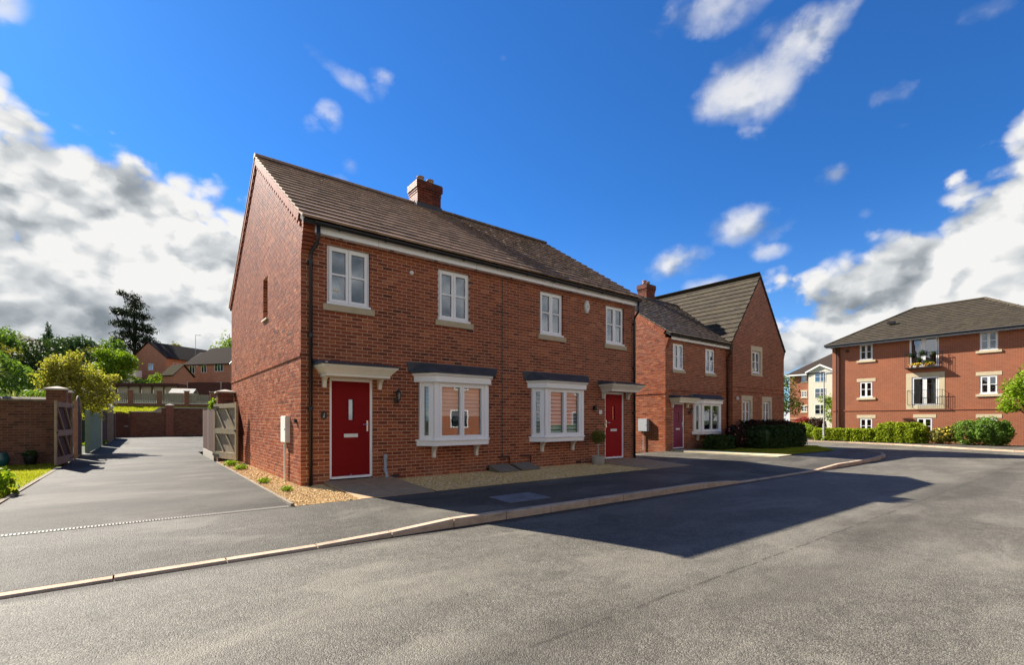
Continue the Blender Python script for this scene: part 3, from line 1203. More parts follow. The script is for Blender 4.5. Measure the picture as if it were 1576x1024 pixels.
def shrub(name, label, cat, base, blobs, n, size, mat, group=None, shell=.62, aspect=.6, lump=.2, extra=None):
    o = thing(name, label, cat, base, group)
    st = MB()
    for b in blobs:
        for k in range(3):
            st.tube([(b[0] + random.uniform(-.1, .1), b[1] + random.uniform(-.1, .1), base[2] - .05), (b[0] + random.uniform(-.5, .5) * b[3], b[1] + random.uniform(-.5, .5) * b[4], b[2] + .3 * b[5])], [.022, .008], 5)
    st.build('stems', 'bark', o)
    crown(o, 'foliage', blobs, n, size, mat, shell, aspect, lump)
    if extra:
        nm, mt, k, sz = extra
        P, N = blob_points(blobs, k, .96, RNG, .15)
        keep = P[:, 2] > base[2] + .1
        P, N = P[keep], N[keep]
        bigmesh(nm, leaf_quads(P, sz, N * 1.5, .9), 4, RNG.uniform(0, 1, len(P)), mt, o, kind='stuff')
    return o


def hedge(name, label, F, L, Wd, Hh, n, size, mat, group=None, round_=.22, cat='hedge', inner='leaf_dark'):
    """a clipped hedge: leaves over the shell of a rounded box, filled below with darker twigs"""
    o = thing(name, label, cat, F(L / 2, Wd / 2, 0), group)
    rng = RNG
    u = rng.uniform(0, 1, (n, 3))
    face = rng.choice(5, n, p=[.34, .12, .10, .10, .34])
    P = u * np.array([L, Wd, Hh])
    P[face == 0, 1] = Wd
    P[face == 1, 1] = 0
    P[face == 2, 0] = 0
    P[face == 3, 0] = L
    P[face == 4, 2] = Hh
    N = np.zeros((n, 3))
    N[face == 0, 1] = 1
    N[face == 1, 1] = -1
    N[face == 2, 0] = -1
    N[face == 3, 0] = 1
    N[face == 4, 2] = 1
    c = np.array([L / 2, Wd / 2, Hh * .35])
    h = np.array([L / 2, Wd / 2, Hh * .65])
    q = (P - c) / h
    m = np.linalg.norm(np.clip(np.abs(q) - (1 - round_ * 1.2), 0, 9), axis=1)
    sc = np.where(m > round_ * 1.2, 1 - (m - round_ * 1.2) * .75, 1)
    wv = .05 * np.sin(P[:, 0] * 4.1 + 1) * np.sin(P[:, 2] * 6 + P[:, 1] * 5) + .04 * np.sin(P[:, 0] * 9.7) + rng.normal(0, .03, n)
    P = c + (P - c) * (sc + wv)[:, None] * rng.uniform(.86, 1.04, (n, 1))
    P[:, 2] = np.maximum(P[:, 2], .02)
    U, NN = np.array(F.u), np.array(F.n)
    wp = np.array(F.o) + P[:, :1] * U + P[:, 1:2] * NN + P[:, 2:] * np.array([0, 0, 1])
    wn = N[:, :1] * U + N[:, 1:2] * NN + N[:, 2:] * np.array([0, 0, 1])
    t = np.clip(.5 + rng.normal(0, .2, n), 0, 1)
    bigmesh('foliage', leaf_quads(wp, size, wn * .5, .6), 4, t, mat, o)
    mb = MB()
    mb.loft([[F(a, b, z) for a, b in ((.14 * i, .14 * i), (L - .14 * i, .14 * i), (L - .14 * i, Wd - .14 * i), (.14 * i, Wd - .14 * i))] for i, z in ((1.2, 0), (1.0, Hh * .4), (1.2, Hh * .72), (1.9, Hh * .86))])
    mb.build('twigs', 'leaf_dark', o)
    return o


def grass(name, label, poly_fn, x0, x1, y0, y1, n, h, zfn, mat='grass', w=.006, parent=None):
    x = RNG.uniform(x0, x1, n)
    y = RNG.uniform(y0, y1, n)
    k = poly_fn(x, y)
    x, y = x[k], y[k]
    n = len(x)
    z = zfn(x, y)
    a = RNG.uniform(0, 6.283, n)
    hh = h * RNG.uniform(.5, 1.4, n)
    ln = RNG.normal(0, .35, (n, 2)) * hh[:, None]
    q = np.empty((n, 3, 3))
    q[:, 0] = np.stack([x - np.cos(a) * w, y - np.sin(a) * w, z], 1)
    q[:, 1] = np.stack([x + np.cos(a) * w, y + np.sin(a) * w, z], 1)
    q[:, 2] = np.stack([x + ln[:, 0], y + ln[:, 1], z + hh], 1)
    pt = np.sin(x * 2.3) * np.sin(y * 1.9 + 1)
    return bigmesh(name, q.reshape(-1, 3), 3, np.clip(.5 + .15 * pt + RNG.normal(0, .2, n), 0, 1), mat, parent, label=label, cat='grass' if label else None, kind='stuff')


# ================================================================== THE GROUND
def z_fall(x):
    return -.0042 * np.maximum(0, x)


def z_road(x, y=0):
    return -.195 + z_fall(x)


def kerb_top(x):
    """top of the kerb above the road: dropped at both driveways"""
    up = np.interp(x, [-60, -.35, .95, 7.9, 9.2, 13.7, 15.4, 60], [.028, .028, .118, .118, .028, .028, .118, .118])
    return z_road(x) + up


def z_drive(y):
    return np.interp(y, [-2.1, -.5, 12, 34, 60], [-.035, -.005, .0, .15, .3])


def grid(name, xs, ys, zf, mat, **kw):
    m = MB()
    for j, y in enumerate(ys):
        for x in xs:
            m.v.append((float(x), float(y), float(zf(x, y))))
    nx = len(xs)
    for j in range(len(ys) - 1):
        for i in range(nx - 1):
            m.f.append((j * nx + i, j * nx + i + 1, (j + 1) * nx + i + 1, (j + 1) * nx + i))
            m.t.append(.5)
    return m.build(name, mat, **kw)


def z_land(x, y):
    """open ground: level here, climbing to the hillside behind the drive"""
    t = np.interp(y, [32.6, 34, 44.3, 46, 58, 75, 105, 125, 200, 330], [-.42, 1.45, 2.5, 2.9, 3.6, 5.2, 7.2, 9.2, 22, 40])
    fade = np.interp(x, [22, 34, 70], [1, .25, .0])
    return -.42 + (t + .42) * fade


xs = np.concatenate([np.linspace(-400, -60, 8), np.linspace(-50, 70, 41), np.linspace(90, 500, 8)])
ys = np.concatenate([np.linspace(-400, -40, 7), np.linspace(-20, 30, 5), np.linspace(32, 130, 50), np.linspace(140, 700, 14)])
grid('ground', xs, ys, z_land, 'hill_green', kind='structure')

road = MB()
rx = np.linspace(-40, 39, 40)
for i in range(len(rx) - 1):
    a, b = float(rx[i]), float(rx[i + 1])
    road.face([(a, -20, float(z_road(a))), (b, -20, float(z_road(b))), (b, -4.0, float(z_road(b))), (a, -4.0, float(z_road(a)))])
    if a > 19:
        road.face([(a, -4.0, float(z_road(a))), (b, -4.0, float(z_road(b))), (b, 60, float(z_road(b))), (a, 60, float(z_road(a)))])
road.build('road', 'asphalt_road', kind='structure')

# pavement in front of the houses, between the kerb and the gravel / drain
YK = -4.06       # back of the kerb


def corner_y(x):
    """line of the kerb: straight along the street, then swinging round into the side road"""
    return np.interp(x, [-60, 15, 18, 20.5, 22.5, 24, 25.0], [-4.19, -4.19, -4.10, -3.92, -3.62, -3.15, -2.3])


pv = MB()
px = np.concatenate([np.linspace(-14, 15, 59), np.linspace(15.5, 24.8, 20)])
for i in range(len(px) - 1):
    a, b = float(px[i]), float(px[i + 1])
    ya0, yb0 = float(corner_y(a)) + .128, float(corner_y(b)) + .128
    y1 = -2.05 if b <= 10.5 else (2.66 if b < 16.3 else (-1.5 if b < 24 else -.6))
    za, zb = float(kerb_top(a)) - .003, float(kerb_top(b)) - .003
    ua, ub = (-.036, -.036) if b <= 10.5 else (-.02 + float(z_fall(a)), -.02 + float(z_fall(b)))
    ym = -2.05
    pv.face([(a, ya0, za), (b, yb0, zb), (b, ym, ub), (a, ym, ua)])
    if y1 > ym:
        pv.face([(a, ym, ua), (b, ym, ub), (b, y1, ub - .02), (a, y1, ua - .02)])
# the rounded corner beyond the neighbour's lawn
pv.face([(24.8, -2.45, float(kerb_top(24.8)) - .003), (25.9, -1.3, -.19), (27.0, .6, -.19), (29.2, 9, -.19), (27.4, 9, -.18), (25.2, .05, -.15), (24.1, -1.2, -.14), (24.0, -2.05, -.13)])
pv.build('pavement', 'asphalt_path', kind='structure')

drv = MB()
dy_ = np.concatenate([np.linspace(-1.955, 13, 16), np.linspace(14, 33, 10)])
for i in range(len(dy_) - 1):
    a, b = float(dy_[i]), float(dy_[i + 1])
    za, zb = float(z_drive(a)), float(z_drive(b))
    xr = -.655 if b <= 13.2 else 9.0
    xl = -14.0 if b < .45 else -4.20
    drv.face([(xl, a, za), (xr, a, za), (xr, b, zb), (xl, b, zb)])
drv.build('driveway', 'asphalt_drive', kind='structure')

# kerb stones
kerb = thing('kerb', None, None, (0, -4.12, -.2))
kerb['kind'] = 'structure'


def kerbstone(x0, x1):
    y0, y1 = float(corner_y(x0)), float(corner_y(x1))
    t0, t1 = float(kerb_top(x0)), float(kerb_top(x1))
    g = .007
    x0, x1 = x0 + g, x1 - g
    jz, jy = random.uniform(-.004, .004), random.uniform(-.005, .005)
    t0, t1, y0, y1 = t0 + jz, t1 + jz, y0 + jy, y1 + jy
    zb = float(z_road(x0)) - .1
    m = MB()
    bv = .014
    r0 = [(x0, y0, zb), (x0, y0, t0 - bv), (x0, y0 + bv, t0), (x0, y0 + .125, t0), (x0, y0 + .125, zb)]
    r1 = [(x1, y1, zb), (x1, y1, t1 - bv), (x1, y1 + bv, t1), (x1, y1 + .125, t1), (x1, y1 + .125, zb)]
    m.loft([r0, r1], random.uniform(.3, .7))
    return m.build('kerbstone', 'kerb_concrete', kerb)


x = -13.67
while x < 20:
    kerbstone(x, x + .915)
    x += .915
while x < 24.6:
    kerbstone(x, min(x + .42, 24.95))
    x += .42
# far kerb across the side road
fk = thing('kerb', None, None, (33, -5, -.3))
fk['kind'] = 'structure'
pts = [(37.3, 20), (37.3, 12), (37.2, 6), (36.9, 2.2), (36.0, -.6), (34.6, -2.9), (33.3, -4.6), (32.4, -6.4), (31.6, -9), (31.2, -13)]
for a, b in zip(pts, pts[1:]):
    seg = int(max(1, math.hypot(b[0] - a[0], b[1] - a[1]) / .92))
    for k in range(seg):
        p = Vector((*a, 0)).lerp(Vector((*b, 0)), k / seg)
        q = Vector((*a, 0)).lerp(Vector((*b, 0)), (k + .985) / seg)
        nrm = (q - p).normalized()
        s_ = Vector((-nrm.y, nrm.x, 0)) * .13
        z = float(z_road(p.x))
        m = MB()
        m.hexa([tuple(p + Vector((0, 0, z - .1))), tuple(q + Vector((0, 0, z - .1))), tuple(q + s_ + Vector((0, 0, z - .1))), tuple(p + s_ + Vector((0, 0, z - .1))),
                tuple(p + Vector((0, 0, z + .085))), tuple(q + Vector((0, 0, z + .085))), tuple(q + s_ + Vector((0, 0, z + .085))), tuple(p + s_ + Vector((0, 0, z + .085)))])
        m.build('kerbstone', 'kerb_concrete', fk)
fp = MB()
for a, b in zip(pts, pts[1:]):
    fp.face([(a[0] + .1, a[1], float(z_road(a[0])) + .08), (b[0] + .1, b[1], float(z_road(b[0])) + .08), (60, b[1], -.22), (60, a[1], -.22)])
fp.build('pavement', 'asphalt_path', kind='structure')

# channel drain across the drive
dr = thing('channel_drain', 'narrow metal grated channel drain across the mouth of the driveway', 'drain', (-3, -2.0, -.03))
MB().box(WORLD, -13, -.66, -2.052, -1.952, -.12, -.042).build('channel', 'black_plastic', dr)
fr_ = MB()
fr_.box(WORLD, -13, -.66, -2.062, -2.045, -.10, -.030)
fr_.box(WORLD, -13, -.66, -1.962, -1.945, -.10, -.030)
fr_.build('edge_frame', 'drain_metal', dr)
bar = MB().box(WORLD, 0, .018, 0, .085, 0, .008).mesh('grate_bar', 'drain_metal')
for k in range(200):
    put('grate_bar', bar, dr, (-.70 - k * .034, -2.047, -.039))
rest = MB()
for k in range(200, 360):
    rest.box(WORLD, -.70 - k * .034, -.682 - k * .034, -2.047, -1.962, -.039, -.031)
rest.build('grate', 'drain_metal', dr, kind='stuff')

# manhole cover in the pavement
mh = thing('manhole_cover', 'rectangular grey metal access cover set in the pavement', 'manhole cover', (2.8, -3.37, -.06))


def zpav(x, y):
    t = (y + 2.05) / (-4.06 + 2.05)
    return -.036 + t * (float(kerb_top(x)) - .003 + .036)


for k in range(2):
    a = 2.36 + k * .455
    b = a + .448
    m = MB()
    m.hexa([(a, -3.67, zpav(a, -3.67) - .05), (b, -3.67, zpav(b, -3.67) - .05), (b, -3.07, zpav(b, -3.07) - .05), (a, -3.07, zpav(a, -3.07) - .05),
            (a, -3.67, zpav(a, -3.67) + .012), (b, -3.67, zpav(b, -3.67) + .012), (b, -3.07, zpav(b, -3.07) + .012), (a, -3.07, zpav(a, -3.07) + .012)])
    m.build('cover_plate', 'manhole', mh)
MB().box(WORLD, 2.77, 2.86, -3.40, -3.36, zpav(2.8, -3.38) + .010, zpav(2.8, -3.38) + .0145).build('key_slot', 'black_plastic', mh)

# gravel beds round the house
gb = MB()
gb.face([(-.60, -2.04, -.033), (.45, -2.04, -.033), (.45, .02, -.012), (0.02, .02, -.012), (.02, 7.3, -.008), (-.60, 7.3, -.008)])
gb.face([(1.9, -2.04, -.033), (8.35, -2.04, -.033), (8.35, .02, -.012), (1.9, .02, -.012)])
gb.build('gravel_bed', 'gravel_base', kind='structure')


def gravel(n):
    xa = np.concatenate([RNG.uniform(-.6, .05, int(n * .20)), RNG.uniform(-.6, .75, int(n * .14)), RNG.uniform(1.7, 8.75, int(n * .66))])
    ya = np.concatenate([RNG.uniform(-.2, 7.3, int(n * .20)), RNG.uniform(-2.03, .0, int(n * .14)), RNG.uniform(-2.03, 0, int(n * .66))])
    L = len(xa)
    front = ya < 0
    edge0 = .45 - (-ya) * .06
    ok = (~front & (xa < 0)) | (front & ((xa < np.where(ya > -.9, .42, .42)) | ((xa > 1.9) & (xa < 8.36))))
    xa, ya = xa[ok], ya[ok]
    L = len(xa)
    za = -.012 + np.where(ya < 0, ya * .0105, .002) + RNG.uniform(0, .012, L)
    s = RNG.lognormal(math.log(.0105), .32, L)
    octa = np.array([[1, 0, 0], [0, 1, 0], [-1, 0, 0], [0, -1, 0], [0, 0, .62], [0, 0, -.62]])
    tri = np.array([[0, 1, 4], [1, 2, 4], [2, 3, 4], [3, 0, 4]])
    ang = RNG.uniform(0, 6.28, L)
    jit = 1 + RNG.normal(0, .22, (L, 6, 3))
    v = octa[None] * jit * s[:, None, None]
    ca, sa = np.cos(ang), np.sin(ang)
    vx = v[:, :, 0] * ca[:, None] - v[:, :, 1] * sa[:, None]
    vy = v[:, :, 0] * sa[:, None] * .75 + v[:, :, 1] * ca[:, None] * .75
    V = np.stack([vx + xa[:, None], vy + ya[:, None], v[:, :, 2] + za[:, None]], 2)
    q = V[:, tri.ravel()].reshape(-1, 3)
    t = np.repeat(np.clip(RNG.normal(.55, .22, L), 0, 1), 4)
    bigmesh('gravel', q, 3, t, 'gravel_stone', None, label='loose golden gravel strip along the foot of the brick house', cat='gravel', kind='stuff')


gravel(64000)
# pin kerb between gravel and drive
pk = thing('edging', None, None, (-.62, 2, 0))
pk['kind'] = 'structure'
for k in range(10):
    a = -2.03 + k * .93
    MB().box(WORLD, -.655, -.605, a, a + .92, -.15, .006 + random.uniform(0, .006)).build('edging_stone', 'edging', pk)

# slab paths to the two front doors
for (x0, lab, wd) in ((.44, 0, 1.44), (8.38, 0, 1.96)):
    pth = thing('path', None, None, (x0, -1, 0))
    pth['kind'] = 'structure'
    nx = 2 if wd < 1.5 else 3
    for i in range(nx):
        for j in range(3):
            a = x0 + i * wd / nx
            ya, yb = -.02 - j * .675, -.02 - (j + 1) * .675 + .018
            dz0 = random.uniform(-.004, .004)
            m = MB()
            b = a + wd / nx - .018
            z0, z1 = .062 + ya * .045 + dz0, .062 + yb * .045 + dz0
            m.hexa([(a, yb, -.1), (b, yb, -.1), (b, ya, -.1), (a, ya, -.1), (a, yb, z1), (b, yb, z1), (b, ya, z0), (a, ya, z0)], random.random())
            m.build('paving_slab', 'slab', pth)

# lawn on the left of the drive
lawn = MB()
lawn.face([(-14, .5, -.004), (-4.29, .5, -.004), (-4.29, 9.4, .012), (-14, 9.4, .012)])
lawn.build('lawn', 'grass_base', kind='structure')
led = thing('edging', None, None, (-4.24, 4, 0))
led['kind'] = 'structure'
for k in range(9):
    a = .5 + k * .8
    MB().box(WORLD, -4.275, -4.205, a, a + .79, -.15, .012 + random.uniform(-.006, .006)).build('edging_stone', 'edging', led)
grass('grass', 'short sunlit lawn grass left of the driveway in front of the garden wall', lambda x, y: (y > 1.0) & (x < -4.3), -9, -4.3, .9, 9.35, 60000, .045, lambda x, y: .0 * x, w=.007)

# ================================================================== THE PAIR OF HOUSES
HW, HD, EV = 10.35, 9.0, 5.1
RY, RZ = 4.5, 8.40
house = thing('semi_detached_house', 'pair of red brick semi-detached houses with two bright red front doors', 'house', (HW / 2, HD / 2, 0))
FF = Frame((0, 0, 0), (1, 0, 0), (0, -1, 0))
GF = Frame((0, 0, 0), (0, 1, 0), (-1, 0, 0))
bw = Brickwork(house, limit=300)
wins = [(.50, 1.40), (3.05, 3.93), (6.22, 7.10), (8.93, 9.80)]
holes = [(a, b, 3.675, 4.875) for a, b in wins] + [(a - .085, b + .085, 3.525, 3.675) for a, b in wins]
holes += [(.55, 1.46, .0, 2.175), (8.90, 9.81, .0, 2.175), (2.62, 4.38, .825, 2.175), (5.95, 7.74, .825, 2.175)]
bw.wall(FF, 0, HW, -.15, EV, holes)
SLOPE = (RZ - 5.2) / (RY + .28)


def gclip(v):
    if v < 5.15:
        return (0, HD)
    k = (v - 5.2) / SLOPE - .28 + .13
    return (max(0, k), min(HD, HD - k))


bw.wall(GF, 0, HD, -.15, 8.25, [(3.09, 3.63, 3.825, 4.875)], gclip, shift=-BP / 2)
bw.finish()
core = MB()
core.box(WORLD, .16, HW - .16, .22, HD, -.2, .0)
core.build('floor_slab', 'interior_floor', house)
back = MB()
back.box(WORLD, 0.0, HW, HD - .1, HD, 0, EV)
back.box(WORLD, HW - .1, HW, 0.0, HD - .1, 0, EV)
back.prism(Frame((HW - .1, 0, 0), (0, 1, 0), (1, 0, 0)), [(.0, EV), (HD, EV), (HD / 2, 8.25)], 0, .1)
back.box(WORLD, .2, HW - .11, .3, HD - .2, 2.5, 2.6)
back.box(WORLD, 5.13, 5.22, .25, HD - .2, 0, EV)
back.build('inner_walls', 'brick_chimney', house)
# projecting string course on the gable and corbelled kneeler at the eaves
sc_ = MB()
y_ = 0.0
while y_ < HD:
    sc_.box(GF, y_, min(HD, y_ + BL), 0, .022, 2.556, 2.619, random.gauss(.5, .2))
    y_ += BP
sc_.build('string_course', 'brick', house)
kn = MB()
for k in range(7):
    kn.box(FF, .0, .215, 0.001, .022 + .026 * k, 4.60 + k * .075, 4.665 + k * .075, .3 + .5 * random.random())
kn.box(FF, .0, .215, 0.001, .20, 5.125, 5.19, .5)
kn.build('kneeler', 'brick', house)
# dentilled verge bricks up both rakes of the gable
vb = MB()
SL = math.hypot(RY + .28, RZ - 5.2)
su = Vector((0, RY + .28, RZ - 5.2)).normalized()
for side in (0, 1):
    k = 0
    while k * .112 < SL - .2:
        sdist = .10 + k * .112
        yy, zz = -.28 + su.y * sdist, 5.2 + su.z * sdist
        if side:
            yy = HD - yy
        dv = Vector((0, su.y * (1 if side == 0 else -1), su.z))
        nv = Vector((0, su.z * (1 if side == 0 else -1), -su.y))
        o = Vector((0, yy, zz)) + nv * .01
        for (d0, d1, pr) in ((0, .155, .042), (.155, .23, .026 if k % 2 else .004)):
            if o.y + nv.y * d1 < 0.0 and side == 0:
                continue
            p = [o + nv * d0, o + dv * .103 + nv * d0, o + dv * .103 + nv * d1, o + nv * d1]
            vb.hexa([tuple(q) for q in p] + [(q.x - pr, q.y, q.z) for q in p], random.gauss(.62, .18))
        k += 1
vb.build('verge_bricks', 'brick', house)

# roof
rf = MB()
for s in (0, 1):
    ya, yb = (-.26, RY) if s == 0 else (HD + .26, RY)
    rf.hexa([(-.02, ya, 5.10), (HW + .02, ya, 5.10), (HW + .02, yb, RZ - .10), (-.02, yb, RZ - .10), (-.02, ya, 5.19), (HW + .02, ya, 5.19), (HW + .02, yb, RZ - .01), (-.02, yb, RZ - .01)])
roof = rf.build('roof', 'felt', house)
NV = Vector((0, -su.z, su.y))
tl = Tiling(roof, 'roof_tile', 300)
tl.slope((-.055, -.30, 5.185), (1, 0, 0), su, NV, HW + .11, SL, rough=.55, roughfrom=5.3)
tl.finish()
bk = MB()
bk.hexa([(-.055, HD + .3, 5.185), (HW + .055, HD + .3, 5.185), (HW + .055, RY, RZ), (-.055, RY, RZ), (-.055, HD + .3, 5.23), (HW + .055, HD + .3, 5.23), (HW + .055, RY, RZ + .04), (-.055, RY, RZ + .04)])
bk.build('rear_slope', 'roof_tile', roof)
x = -.06
while x < HW + .05:
    m = MB()
    x1 = min(x + .44, HW + .06)
    prof = [(RY + math.cos(a) * .135, RZ - .015 + math.sin(a) * .115) for a in [i * math.pi / 8 for i in range(9)]]
    m.prism(Frame((x, 0, 0), (0, 1, 0), (1, 0, 0)), prof, 0, x1 - x + .012, random.random())
    m.build('ridge_tile', 'roof_tile', roof)
    x += .44
eaves(house, FF, .22, HW - .10, 5.005)
downpipe(house, FF, .17, 5.14, .235, .10, -.03)
downpipe(house, FF, HW - .09, 5.14, .235, -.02, .02)
chimney(house, 4.62, 5.48, 4.2, 4.8, 8.40, 9.10, [(4.88, 4.5, .27), (5.24, 4.5, .26)])

for a, b in wins:
    window(house, FF, a, b, 3.675, 4.875)
# narrow side window, set deep in the gable
w = framework(GF, 3.10, 3.62, 3.83, 4.87, -.16, -.10, .05)
gw = w.build('window', 'white_upvc', house)
MB().box(GF, 3.15, 3.57, -.14, -.13, 3.88, 4.82).build('pane', 'glass_obscured', gw)
MB().box(GF, 3.06, 3.66, -.15, .045, 3.795, 3.83).build('sill', 'cream_paint', gw)
MB().box(GF, 3.12, 3.6, -.9, -.2, 3.85, 4.85).build('room_lining', 'interior_dark', gw)

door(house, FF, .55, 1.46, .085, 2.165, 'door_red', 'right')
door(house, FF, 8.90, 9.81, .085, 2.165, 'door_crimson', 'left')
canopy(house, FF, .36, 1.66, 2.165)
canopy(house, FF, 8.71, 10.00, 2.165)
bay(house, FF, 2.55, 4.45, blind='blind_fabric')
bay(house, FF, 5.90, 7.80, blind='blind_grey', slats=.105)
# rooms behind the bays
for (a, b, mt) in ((2.0, 5.0, 'interior_wall'), (5.35, 8.3, 'interior_wall')):
    room(house, FF, a + .3, b - .3, .3, 2.3, -.14, 3.2, mt)
# wall lanterns, plaques, alarm, vent, cable


def lantern(house, F, u, v):
    m = MB()
    m.lathe(F(u, .02, v - .10), [(.045, -.06), (.05, -.05), (.05, .05), (.045, .06)], 10)
    m.tube([F(u, .03, v - .10), F(u, .10, v - .13), F(u, .13, v - .08)], .010, 6)
    b = m.build('wall_lantern', 'iron', house)
    g = MB()
    g.lathe(F(u, .13, v - .07), [(.035, 0), (.058, .14)], 6)
    g.build('lantern_glass', 'glass_obscured', b)
    t = MB()
    t.lathe(F(u, .13, v + .07), [(.078, 0), (.06, .03), (.03, .055), (.012, .07), (.012, .10), (.004, .11)], 6)
    t.lathe(F(u, .13, v - .085), [(.012, -.02), (.04, 0), (.04, .016)], 6)
    for k in range(6):
        an = k * math.pi / 3
        c = F(u, .13, v)
        t.tube([(c[0] + math.cos(an) * .037, c[1] + math.sin(an) * .037, c[2] - .07), (c[0] + math.cos(an) * .06, c[1] + math.sin(an) * .06, c[2] + .07)], .005, 4)
    t.build('lantern_cage', 'iron', b)


lantern(house, FF, 1.99, 1.82)
m = MB()
m.tube([FF(8.39, 0, 1.66), FF(8.39, .05, 1.66)], .055, 10)
m.tube([FF(8.39, .07, 1.58), FF(8.39, .07, 1.74)], .045, 10)
m.build('wall_light', 'iron', house)
m = MB()
m.loft([[FF(.435 + math.cos(a) * .062 * k, w, 1.39 + math.sin(a) * .085 * k) for a in [i * math.pi / 10 for i in range(20)]] for k, w in ((1, 0), (1, .012), (.9, .018))])
pl_ = m.build('house_plaque', 'iron', house)
m = MB()
m.loft([[FF(.432 + math.cos(a) * .020, w, 1.362 + math.sin(a) * .020) for a in [i * math.pi / 6 for i in range(12)]] for w in (.0175, .021)])
m.prism(FF, [(.428, 1.38), (.446, 1.38), (.454, 1.43), (.440, 1.44)], .0175, .021)
m.build('pale_motif', 'concrete', pl_)
MB().box(FF, 8.615, 8.745, 0, .015, 1.47, 1.60).build('house_plaque', 'cabinet_white', house)
al = MB()
al.loft([[FF(8.05 + a * k, w, 4.675 + b * k) for a, b in ((-.035, -.19), (.035, -.19), (.09, -.06), (.10, 0), (.09, .06), (.035, .19), (-.035, .19), (-.09, .06), (-.10, 0), (-.09, -.06))] for k, w in ((1, 0), (1, .05), (.82, .075))])
alo = al.build('alarm_box', 'cabinet_white', house)
m = MB()
m.loft([[FF(8.05 + math.cos(a) * .035, w, 4.675 + math.sin(a) * .05) for a in [i * math.pi / 6 for i in range(12)]] for w in (.072, .078)])
m.build('emblem', 'stone_pale', alo)
m = MB()
m.lathe((0, 0, 0), [(.05, 0), (.05, .03), (.035, .045)], 12)
vo_ = bpy.data.objects.new('wall_vent', m.mesh('wall_vent', 'cabinet_white'))
link(vo_, house, Matrix.Translation((2.36, 0, 4.63)) @ Matrix.Rotation(R(90), 4, 'X'))
# movement joint / cable down the party line, with the small pipes by the meter lids
m = MB()
m.tube([FF(4.925, .004, 5.0), FF(4.925, .004, .40)], .009, 6)
m.tube([FF(4.925, .015, .40), FF(4.91, .03, .36), FF(4.89, .03, .40)], .012, 6)
m.build('cable', 'black_plastic', house)
for (a, b) in ((4.80, 5.14), (5.52, 5.86)):
    m = MB()
    m.tube([FF(a, .03, .345), FF(b, .03, .335)], .026, 8)
    m.tube([FF(b, .03, .335), FF(b, .03, .10)], .016, 8)
    m.build('service_pipe', 'timber_brown', house)
for (ua, va) in ((1.86, .03), (4.42, .02), (7.62, .02)):
    MB().box(FF, ua, ua + .215, -.02, .003, va, va + .06).build('air_brick', 'iron', house)
m = MB()
m.tube([FF(1.715, .06, .545), FF(1.715, .06, .20), FF(1.735, .09, .12), FF(1.735, .09, .0)], .035, 12)
m.tube([FF(1.715, .06, .47), FF(1.715, .06, .555)], .042, 12)
m.tube([FF(1.715, .06, .20), FF(1.715, .06, .24)], .042, 12)
m.build('grey_standpipe', 'grey_pvc', house)


def wall_cabinet(house, F, u0, u1, v0, v1, dp, mat, post_to):
    m = MB()
    m.box(F, u0, u1, 0.002, dp, v0, v1)
    c = m.build('meter_cabinet', mat, house)
    MB().box(F, u0 + .012, u1 - .012, dp, dp + .012, v0 + .012, v1 - .012).build('cabinet_door', mat, c)
    MB().box(F, u0 + .035, u0 + .05, dp + .012, dp + .018, (v0 + v1) / 2 - .02, (v0 + v1) / 2 + .02).build('lock', 'black_plastic', c)
    um = u0 + (u1 - u0) * .55
    MB().tube([F(um, .05, v0), F(um, .05, post_to)], .024, 10).build('conduit', mat, c)


wall_cabinet(house, GF, .85, 1.27, .82, 1.385, .085, 'cabinet_white', -.03)
for (x, y) in ((0, 2.3), (0, 5.55)):
    MB().box(GF, y, y + .10, -.01, .003, .09, .15).build('air_brick', 'iron', house)
MB().box(GF, 2.46, 2.475, -.004, .004, 2.02, 2.25).build('wall_slot', 'iron', house)
MB().box(GF, .30, .36, .0, .05, 1.24, 1.32).build('tap', 'iron', house)

# ground-level meter lids against the wall
for i, (a, lab) in enumerate(((4.46, 'brown sloping meter box lid on the gravel, nearer the left-hand bay window'), (5.20, 'brown sloping meter box lid on the gravel, nearer the right-hand bay window'))):
    t = thing('meter_box', lab, 'meter box', (a + .3, -.25, 0), 'meter lids on the gravel')
    m = MB()
    m.prism(Frame((a + .02, 0, 0), (0, -1, 0), (1, 0, 0)), [(.03, -.02), (.47, -.02), (.47, .012), (.03, .145)], 0, .58)
    m.build('box', 'meter_lid', t)
    m = MB()
    m.prism(Frame((a, 0, 0), (0, -1, 0), (1, 0, 0)), [(.03, .147), (.50, .014), (.50, .032), (.03, .165)], 0, .62)
    m.build('lid', 'meter_lid', t)

# lamp standing in the first upstairs window
tb = thing('table_lamp', 'white table lamp standing inside the upstairs window nearest the gable', 'lamp', (.70, .20, 3.74))
MB().lathe((.70, .20, 3.71), [(.07, 0), (.075, .03), (.05, .09), (.09, .16), (.05, .22), (.02, .24)], 14).build('base', 'lamp_shade', tb, True)
MB().lathe((.70, .20, 3.955), [(.15, 0), (.075, .26)], 18).build('shade', 'lamp_shade', tb, True)
MB().box(WORLD, .55, 1.35, .125, .34, 3.66, 3.705).build('window_board', 'white_upvc', house)

